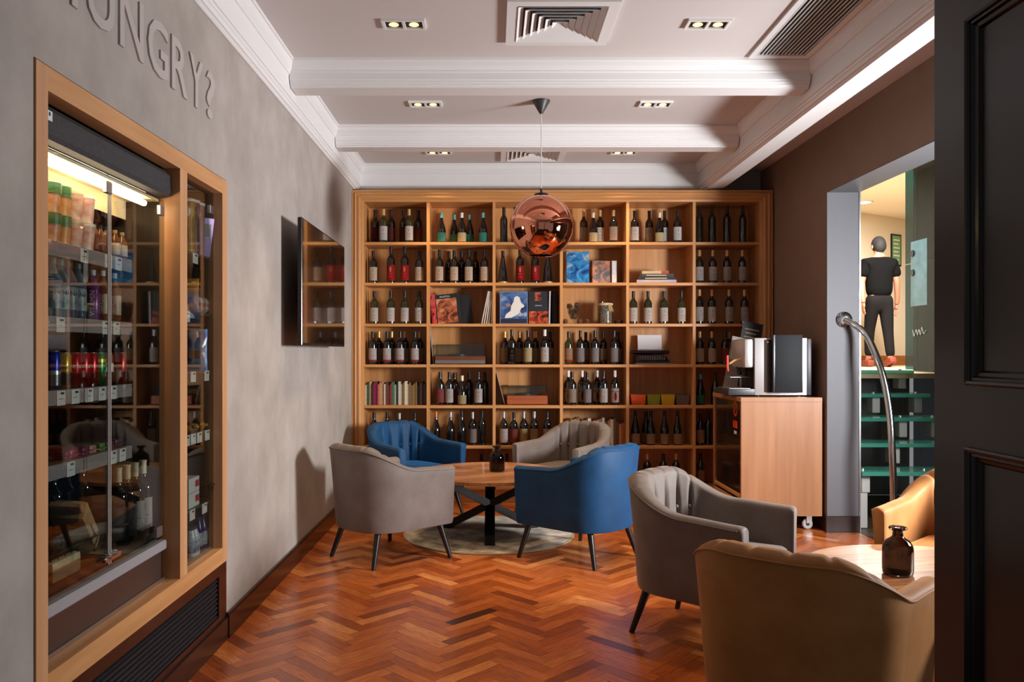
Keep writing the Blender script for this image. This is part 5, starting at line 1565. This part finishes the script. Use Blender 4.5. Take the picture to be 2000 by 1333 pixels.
for sx, sy in ((0.09, 0.09), (W_ - 0.09, 0.07), (0.09, D_ - 0.09), (W_ - 0.09, D_ - 0.09)):
    q = B(); q.lathe([(0, -0.012), (0.036, -0.012), (0.042, -0.006), (0.042, 0.006), (0.036, 0.012), (0, 0.012)], 24, Matrix.Translation((sx, sy, 0.042)) @ Matrix.Rotation(PI / 2, 4, 'X')); wh = obj('castor_wheel', q, mat('castor_grey', (176, 174, 172), 0.45), ct)
    q = B(); q.lathe([(0, -0.0135), (0.014, -0.0135), (0.014, 0.0135), (0, 0.0135)], 16, Matrix.Translation((sx, sy, 0.042)) @ Matrix.Rotation(PI / 2, 4, 'X')); obj('hub', q, black_metal, wh)
    q = B(); q.box(sx - 0.012, sy - 0.02, 0.05, sx + 0.03, sy - 0.0145, 0.113); q.box(sx - 0.012, sy + 0.0145, 0.05, sx + 0.03, sy + 0.02, 0.113); q.box(sx - 0.02, sy - 0.025, 0.108, sx + 0.035, sy + 0.025, 0.1145); obj('castor_fork', q, steel, ct)

# coffee machine
cm = thing('coffee_machine', 'silver and black coffee machine standing on the oak cart', 'coffee machine', (2.09, 6.40, 1.0475))
silver = mat('machine_silver', (196, 192, 192), 0.32, 0.6)
def mpart(name, m, x0, y0, z0, x1, y1, z1, bev=0.0):
    q = B(); q.box(x0, y0, z0, x1, y1, z1, bev, 2 if bev else 1); return obj(name, q, m, cm)
mpart('side_casing', silver, 0.0, 0.0, 0.012, 0.415, 0.03, 0.468, 0.004)
mpart('side_casing', silver, 0.0, 0.37, 0.012, 0.415, 0.40, 0.468, 0.004)
mpart('core', mat('machine_black', (18, 18, 20), 0.35), 0.01, 0.03, 0.012, 0.41, 0.37, 0.46)
mpart('rear_cover', mat('machine_navy', (26, 28, 44), 0.4), 0.415, 0.0, 0.012, 0.452, 0.40, 0.462, 0.004)
mpart('dispenser_head', silver, -0.075, 0.02, 0.23, 0.0, 0.38, 0.462, 0.018)
mpart('drip_tray', mat('machine_charcoal', (44, 42, 46), 0.4), -0.21, 0.0, 0.012, 0.0, 0.40, 0.062, 0.004)
mpart('cup_grid', steel, -0.19, 0.04, 0.0625, -0.02, 0.36, 0.066)
mpart('cup_shelf', steel, -0.16, 0.12, 0.150, 0.0, 0.3, 0.154)
mpart('bean_hatch', mat('hatch_charcoal', (22, 25, 29), 0.6, noise=0.2, nscale=30, spec=0.2), 0.145, -0.055, 0.035, 0.36, 0.0, 0.492, 0.003)
mpart('hatch_edge', mat('machine_black'), 0.125, -0.052, 0.035, 0.144, 0.0, 0.492, 0.002)
mpart('glossy_inset', mat('inset_brown', (54, 40, 30), 0.1, coat=0.5), 0.075, -0.004, 0.035, 0.124, 0.0, 0.455)
q = B(); q.sphere((0.1, -0.006, 0.435), 0.012, 12, 8); obj('lock_button', q, chrome, cm)
for y_ in (0.14, 0.26):
    q = B(); q.lathe([(0, 0.165), (0.014, 0.165), (0.02, 0.18), (0.03, 0.235), (0, 0.235)], 16, Matrix.Translation((-0.04, y_, 0))); obj('spout', q, mat('machine_black'), cm)
q = B(); q.tube([(-0.19, 0.1, 0.33), (-0.19, 0.1, 0.235), (-0.185, 0.1, 0.2)], [0.009, 0.010, 0.007], 10); obj('steam_tap', q, mat('tap_red', (206, 54, 36), 0.4), cm)
q = B(); q.tube([(-0.075, 0.1, 0.30), (-0.13, 0.1, 0.29), (-0.175, 0.1, 0.26)], 0.008, 8); obj('tap_pipe', q, CAPS['g'], cm)
for sx in (0.04, 0.37):
    for y_ in (0.05, 0.35):
        q = B(); q.lathe([(0, 0), (0.014, 0), (0.014, 0.0125), (0, 0.0125)], 12, Matrix.Translation((sx, y_, 0))); obj('foot', q, black_metal, cm)
# card holders by the machine
t = thing('menu_card', 'white menu card leaning behind the coffee spouts', 'card', (2.03, 6.90, 1.0475)); t.rotation_euler = (-0.12, 0.22, 0.0)
q = B(); q.box(-0.06, 0, 0, 0.06, 0.004, 0.5); obj('board', q, mat('card_grey', (150, 140, 136), 0.5), t)
q = B(); q.box(-0.05, -0.0006, 0.3, 0.05, -0.0001, 0.48); obj('printed_panel', q, mat('card_white', (206, 200, 198), 0.5), t)
t = thing('slate_sign', 'black slate sign leaning above the coffee machine', 'sign', (2.17, 7.0, 1.0475)); t.rotation_euler = (-0.1, 0.2, 0.0)
q = B(); q.box(-0.09, 0, 0, 0.09, 0.008, 0.63); obj('slate', q, mat('slate', (20, 18, 19), 0.5), t)
q = B()
for i in range(4):
    q.box(-0.065 + 0.01 * (i % 2), -0.0008, 0.56 - i * 0.035, 0.06 - 0.02 * (i % 2), -0.0001, 0.572 - i * 0.035)
obj('chalk_lines', q, mat('chalk_gold', (176, 150, 110), 0.6), t)

# ================================================================ STAIR HALL BEYOND THE OPENING
cream = mat('cream_wall', (236, 222, 200), 0.7)
HX = 4.10
b = B()
WX = 4.06
b.box(WX, 1.2, 0, WX + 0.1, 3.45, 4.0); b.box(WX, 4.15, 0, WX + 0.1, 5.5, 4.0); b.box(WX, 3.45, 0, WX + 0.1, 4.15, 1.1); b.box(WX, 3.45, 2.25, WX + 0.1, 4.15, 4.0)
b.box(HX, 5.5, 0, HX + 0.1, 7.05, 4.0)
struct('wall_hall', b, mat('hall_dark_wall', (52, 58, 58), 0.6), 'dark wall of the stair hall')
w1 = struct('added_window_1', B().box(WX + 0.05, 3.45, 1.1, WX + 0.06, 4.15, 2.25), mat('glowing_pane', (255, 248, 240), 0.5, emit=3.0), 'added glowing window around the key light')  # window with glowing pane, added to house the key light
q = B()
for (y0, z0, y1, z1) in ((3.41, 1.06, 3.45, 2.29), (4.15, 1.06, 4.19, 2.29), (3.45, 1.06, 4.15, 1.1), (3.45, 2.25, 4.15, 2.29)):
    q.box(WX - 0.012, y0, z0, WX + 0.04, y1, z1)
obj('added_window_frame', q, steel, w1)
b = B(); b.box(2.86, 1.2, -0.06, HX, 7.9, -0.002)
struct('floor_hall', b, mat('hall_floor', (60, 48, 38), 0.4, col2=(96, 80, 62), nscale=7, stretch=(0.4, 4, 1)), 'dark striped floor under the glass stairs')
b = B(); b.box(2.86, 7.46, 1.16, 8.5, 13.5, 1.205)
struct('floor_landing', b, mat('landing_tile', (206, 180, 140), 0.35, noise=0.08, nscale=3), 'cream tiled upper landing')
b = B(); b.box(2.86, 7.9, 0.0, HX, 7.95, 1.16)
struct('wall_under_landing', b, mat('under_landing', (120, 124, 122), 0.6, noise=0.2, nscale=5, stretch=(6, 1, 0.3)), 'grey wall under the landing')
ax, ay, bx_, by_ = px(1640, 11.9), 11.8, px(1960, 14.2), 14.2
b = B(); b.loft([[Vector((ax, ay, 1.2)), Vector((bx_, by_, 1.2)), Vector((bx_, by_ + 0.1, 1.2)), Vector((ax, ay + 0.1, 1.2))], [Vector((ax, ay, 3.55)), Vector((bx_, by_, 3.55)), Vector((bx_, by_ + 0.1, 3.55)), Vector((ax, ay + 0.1, 3.55))]])
struct('wall_landing', b, cream, 'cream wall at the far end of the upper hall')
b = B(); b.loft([[Vector((ax, ay - 0.02, 1.206)), Vector((bx_, by_ - 0.02, 1.206)), Vector((bx_, by_ - 0.001, 1.206)), Vector((ax, ay - 0.001, 1.206))], [Vector((ax, ay - 0.02, 1.35)), Vector((bx_, by_ - 0.02, 1.35)), Vector((bx_, by_ - 0.001, 1.35)), Vector((ax, ay - 0.001, 1.35))]])
struct('baseboard_landing', b, wood('landing_skirting', (190, 120, 60), (170, 100, 48), 'X'))
b = B(); b.box(2.86, 6.2, 3.5, 8.5, 14.3, 3.56); b.box(2.86, 1.2, 3.98, HX + 0.1, 6.2, 4.04); b.box(2.86, 6.14, 3.5, HX + 0.1, 6.2, 4.0)
struct('ceiling_hall', b, mat('hall_ceiling', (240, 226, 206), 0.7), 'pale ceiling of the upper hall')
b = B(); b.box(2.86, 7.6, 1.2, 2.88, 11.9, 3.5); b.box(2.862, YB, 0, 2.88, 7.9, 3.5)
struct('wall_hall_left', b, cream)
b = B(); b.box(8.4, 7.0, 1.2, 8.5, 14.3, 3.5); b.box(HX + 0.1, 7.0, 0.0, 8.5, 7.05, 3.5)
struct('wall_hall_right', b, mat('hall_dark_wall'))
t = thing('hall_downlight', 'round ceiling light in the cream upper hall', 'ceiling light', (px(1686, 11.2), 11.2, 3.5))
q = B(); q.lathe([(0, -0.004), (0.10, -0.004), (0.10, 0), (0, 0)], 24); obj('lens', q, mat('hall_lens', (255, 250, 240), 0.4, emit=9), t)
q = B(); q.lathe([(0.10, 0.0), (0.10, -0.012), (0.125, -0.012), (0.13, 0.0)], 24); obj('rim', q, white_trim, t)
t = thing('added_stair_downlight', 'added round fill light over the glass stairs', 'ceiling light', (3.4, 6.75, 3.5))  # made-up fixture, put in to carry the stair fill
q = B(); q.lathe([(0, -0.004), (0.10, -0.004), (0.10, 0), (0, 0)], 24); obj('lens', q, mat('hall_lens', (255, 250, 240), 0.4, emit=9), t)
q = B(); q.lathe([(0.10, 0.0), (0.10, -0.012), (0.125, -0.012), (0.13, 0.0)], 24); obj('rim', q, white_trim, t)
lamp('stair_fill_light', 'AREA', (3.4, 6.75, 3.48), 22, (0.9, 1.0, 0.98), (0, 0, 0), shape='DISK', size=0.2)  # fill lamp added to brighten the dark glass treads
# framed notice
f_ = (1745 - 1640) / 320
nx_, ny_ = px(1745, 12.52), 12.52
t = thing('framed_notice', 'green notice in a dark frame on the cream hall wall', 'poster', (nx_, ny_, pz(520, 12.5)), math.atan2(by_ - ay, bx_ - ax))
q = B(); q.box(-0.13, -0.05, 0, 0.13, -0.03, 0.49); obj('frame', q, black_metal, t)
q = B(); q.box(-0.108, -0.052, 0.022, 0.108, -0.0502, 0.468); obj('sheet', q, mat('green_sheet', (120, 170, 120), 0.5), t)
q = B()
for i in range(6):
    q.box(-0.08, -0.053, 0.39 - i * 0.06, 0.08 - 0.03 * (i % 2), -0.0521, 0.41 - i * 0.06)
obj('print_lines', q, script_w, t)

# glass stairs
green_glass = mat('green_glass', (84, 170, 150), 0.05, spec=0.8, coat=0.4, trans=0.45, ior=1.3)
stg = thing('glass_staircase', 'green glass staircase with pale block brackets behind the jamb', 'staircase', (2.9, 6.3, 0))
bracket_m = mat('bracket_grey', (176, 172, 168), 0.5)
for i, (y_, z_) in enumerate(((0.0, 0.46), (0.3, 0.65), (0.57, 0.84), (0.85, 1.03), (1.13, 1.235))):
    q = B(); q.box(0.0, y_, z_ - 0.03, 1.0, y_ + (0.33 if i < 4 else 0.14), z_, 0.002); tr = obj('glass_tread', q, green_glass, stg)
    for sx in (0.03, 0.42 + 0.1 * ((4 - i) % 3), 0.9):
        q = B(); q.box(sx, y_ + 0.08, z_ - 0.175, sx + 0.07, y_ + 0.2, z_ - 0.0305, 0.006); obj('bracket', q, bracket_m, tr)
        q = B(); q.lathe([(0, z_ + 0.0005), (0.018, z_ + 0.0005), (0.016, z_ + 0.01), (0, z_ + 0.012)], 14, Matrix.Translation((sx + 0.035, y_ + 0.14, 0))); obj('clamp_disc', q, steel, tr)
for sx in (0.0, 0.42, 0.9):
    q = B(); q.box(sx + 0.005, 0.09, 0, sx + 0.085, 0.19, 0.285, 0.006); obj('stair_post', q, bracket_m, stg)
# handrail
hr = thing('handrail', 'curved chrome handrail fixed to the grey jamb', 'handrail', (2.741, JY - 0.006, 1.656))
def cr(P, n=8):
    out = []
    for i in range(len(P) - 1):
        p0, p1, p2, p3 = [Vector(P[max(0, min(len(P) - 1, i + k_))]) for k_ in (-1, 0, 1, 2)]
        for j in range(n):
            t_ = j / n
            out.append(0.5 * ((2 * p1) + (-p0 + p2) * t_ + (2 * p0 - 5 * p1 + 4 * p2 - p3) * t_ ** 2 + (-p0 + 3 * p1 - 3 * p2 + p3) * t_ ** 3))
    out.append(Vector(P[-1])); return out
hp = []
for x, y, d in ((1650, 626, 6.26), (1668, 634, 6.20), (1692, 655, 6.13), (1713, 700, 6.05), (1728, 750, 6.0), (1738, 810, 5.96), (1742, 870, 5.93), (1745, 960, 5.92), (1746, 1060, 5.92)):
    hp.append((px(x, d) - 2.741, d - (JY - 0.006), pz(y, d) - 1.656))
hp[-1] = (hp[-2][0], hp[-2][1], 0.004 - 1.656)
q = B(); q.tube(cr(hp), 0.025, 16); obj('rail', q, chrome, hr)
q = B(); q.lathe([(0, 0), (0.062, 0), (0.062, 0.008), (0.05, 0.014), (0, 0.014)], 28, Matrix.Rotation(PI / 2, 4, 'X')); obj('wall_flange', q, chrome, hr)
q = B(); q.lathe([(0, 0), (0.055, 0), (0.055, 0.008), (0.045, 0.013), (0, 0.013)], 28, Matrix.Translation((hp[-1][0], hp[-1][1], -1.656))); obj('floor_flange', q, chrome, hr)
# glass partition
gp = thing('glass_partition', 'dark teal glass partition with vertical strips and pale blue decal', 'glass partition', (3.9, 7.09, 1.24))
teal = pane_mat('teal_pane', (110, 160, 170), 0.5)
zs_ = pz(512, 7.35) - 1.24
for z0, z1 in ((0.0, zs_ - 0.006), (zs_ + 0.006, 2.25)):
    q = B(); q.box(0.0, -0.6, z0, 0.012, 0.5, z1); obj('pane', q, teal, gp)
for y_, z0, z1 in ((0.03, 0.02, 1.02), (0.03, 1.5, 2.2), (0.43, 0.02, 2.2), (-0.35, 0.02, 2.2)):
    q = B(); q.box(0.06, y_ - 0.012, z0, 0.075, y_ + 0.012, z1); obj('light_strip', q, mat('pale_strip', (206, 196, 160), 0.5), gp)
for z_ in (zs_ - 0.09, zs_ + 0.09):
    q = B(); q.lathe([(0, 0), (0.03, 0), (0.03, 0.012), (0, 0.012)], 18, Matrix.Translation((-0.001, 0.36, z_)) @ Matrix.Rotation(-PI / 2, 4, 'Y')); obj('fitting', q, black_metal, gp)
q = B(); q.box(-0.0012, 0.12, zs_ - 0.40, -0.0002, 0.40, zs_ + 0.2); obj('decal', q, mat('pale_blue_decal', (120, 180, 205), 0.4, col2=(80, 140, 170), nscale=6), gp)
q = B(); q.tube(cr([(-0.004, 0.36, zs_ - 0.62), (-0.004, 0.33, zs_ - 0.68), (-0.004, 0.30, zs_ - 0.62), (-0.004, 0.27, zs_ - 0.67), (-0.004, 0.25, zs_ - 0.62), (-0.004, 0.22, zs_ - 0.67), (-0.004, 0.2, zs_ - 0.6), (-0.004, 0.17, zs_ - 0.66), (-0.004, 0.13, zs_ - 0.63)], 4), 0.004, 6); obj('script_mark', q, script_w, gp)
b = B(); b.box(HX + 0.3, 7.06, 0.0, HX + 0.35, 8.4, 3.5)
struct('wall_behind_glass', b, mat('teal_backing', (22, 50, 60), 0.5, col2=(10, 26, 34), nscale=2, stretch=(1, 3, 0.4)), 'dark wall behind the teal glass')

# ================================================================ PERSON walking away on the landing
pr_ = thing('person', 'person in black T-shirt and dark trousers walking away on the upper landing', 'person', (px(1717, 10.85), 10.85, 1.206))
def skin(name, verts, edges, radii, material, sub=2, parent=pr_):
    me = bpy.data.meshes.new(name)
    me.from_pydata(verts, edges, [])
    o = bpy.data.objects.new(name, me); C.objects.link(o); o.parent = parent
    md = o.modifiers.new('Skin', 'SKIN'); md.use_smooth_shade = True
    for v, r_ in zip(me.skin_vertices[0].data, radii):
        v.radius = r_ if isinstance(r_, tuple) else (r_, r_)
    me.skin_vertices[0].data[0].use_root = True
    s_ = o.modifiers.new('Sub', 'SUBSURF'); s_.levels = sub; s_.render_levels = sub
    me.materials.append(material)
    return o
skin_m = mat('skin_tone', (150, 100, 76), 0.55)
vb = [(0, 0, 0.93), (0, 0, 1.12), (0, 0.01, 1.32), (0, 0.01, 1.44), (0.0, 0.0, 1.53), (0.0, 0.01, 1.60), (0.0, 0.012, 1.69),
      (0.17, 0, 1.40), (0.235, -0.01, 1.15), (0.27, 0.05, 0.92), (0.272, 0.075, 0.84), (-0.17, 0, 1.40), (-0.235, 0.0, 1.15), (-0.25, -0.06, 0.93), (-0.25, -0.08, 0.85),
      (0.09, 0, 0.88), (0.10, -0.04, 0.48), (0.10, -0.12, 0.09), (0.10, -0.05, 0.05), (-0.09, 0, 0.88), (-0.09, 0.09, 0.50), (-0.085, 0.12, 0.10), (-0.085, 0.20, 0.05)]
eb = [(0, 1), (1, 2), (2, 3), (3, 4), (4, 5), (5, 6), (3, 7), (7, 8), (8, 9), (9, 10), (3, 11), (11, 12), (12, 13), (13, 14), (0, 15), (15, 16), (16, 17), (17, 18), (0, 19), (19, 20), (20, 21), (21, 22)]
rb = [0.12, 0.11, 0.125, 0.09, 0.052, 0.075, 0.085, 0.058, 0.043, 0.034, 0.032, 0.058, 0.043, 0.034, 0.032, 0.085, 0.056, 0.04, 0.036, 0.085, 0.056, 0.04, 0.036]
body = skin('body', vb, eb, rb, skin_m)
skin('t_shirt', [(0, 0, 0.90), (0, 0, 1.10), (0, 0.01, 1.30), (0, 0.01, 1.42), (0.18, 0, 1.40), (0.232, -0.005, 1.20), (-0.18, 0, 1.40), (-0.232, 0, 1.20), (0, 0.008, 1.49)], [(0, 1), (1, 2), (2, 3), (3, 4), (4, 5), (3, 6), (6, 7), (3, 8)],
     [(0.185, 0.15), (0.185, 0.15), (0.20, 0.15), (0.13, 0.11), 0.085, 0.078, 0.085, 0.078, 0.078], mat('black_tshirt', (7, 7, 8), 0.95, spec=0.1))
skin('trousers', [(0, 0, 1.02), (0, 0, 0.90), (0.09, 0, 0.82), (0.10, -0.04, 0.48), (0.10, -0.115, 0.12), (-0.09, 0, 0.82), (-0.09, 0.09, 0.50), (-0.085, 0.115, 0.13)], [(0, 1), (1, 2), (2, 3), (3, 4), (1, 5), (5, 6), (6, 7)],
     [(0.165, 0.135), (0.17, 0.14), 0.11, 0.072, 0.058, 0.105, 0.072, 0.058], mat('dark_trousers', (22, 20, 21), 0.95, spec=0.1))
q = B(); q.sphere((0, 0.015, 1.655), 0.103, 18, 12, (0.88, 1.0, 1.12)); q.sphere((0, -0.03, 1.635), 0.09, 14, 10, (0.9, 0.8, 1.1)); obj('hair', q, mat('dark_hair', (14, 11, 10), 0.8), pr_)
for sx in (-1, 1):
    q = B(); q.sphere((sx * 0.09, 0.01, 1.62), 0.028, 10, 8, (0.4, 0.7, 1.1)); obj('ear', q, skin_m, pr_)
for (hx, hy, hz, sx) in ((0.272, 0.08, 0.83, 1), (-0.25, -0.085, 0.84, -1)):
    hv, he, hr_ = [(hx, hy, hz + 0.02), (hx, hy + 0.005, hz - 0.06)], [(0, 1)], [(0.022, 0.036), (0.02, 0.038)]
    hd = skin('hand', hv, he, hr_, skin_m, 2)
    for k_, (dy, ln) in enumerate(((-0.028, 0.062), (-0.01, 0.075), (0.009, 0.07), (0.027, 0.055))):
        skin('finger', [(hx, hy + dy, hz - 0.065), (hx - sx * 0.004, hy + dy, hz - 0.07 - ln * 0.5), (hx - sx * 0.016, hy + dy, hz - 0.07 - ln)], [(0, 1), (1, 2)], [0.009, 0.0085, 0.0075], skin_m, 1, hd)
    skin('thumb', [(hx, hy + 0.03, hz - 0.01), (hx - sx * 0.01, hy + 0.052, hz - 0.045), (hx - sx * 0.015, hy + 0.055, hz - 0.075)], [(0, 1), (1, 2)], [0.011, 0.0095, 0.008], skin_m, 1, hd)
for sx, fx, fy, fz, pitch in ((1, 0.10, -0.13, 0.03, -0.35), (-1, -0.085, 0.12, 0.0, 0.0)):
    q = B(); q.box(-0.045, -0.09, 0.0, 0.045, 0.19, 0.09, 0.03, 3, M=Matrix.Translation((fx, fy, fz)) @ Matrix.Rotation(pitch, 4, 'X')); obj('shoe', q, mat('red_brown_shoe', (120, 50, 36), 0.5), pr_)
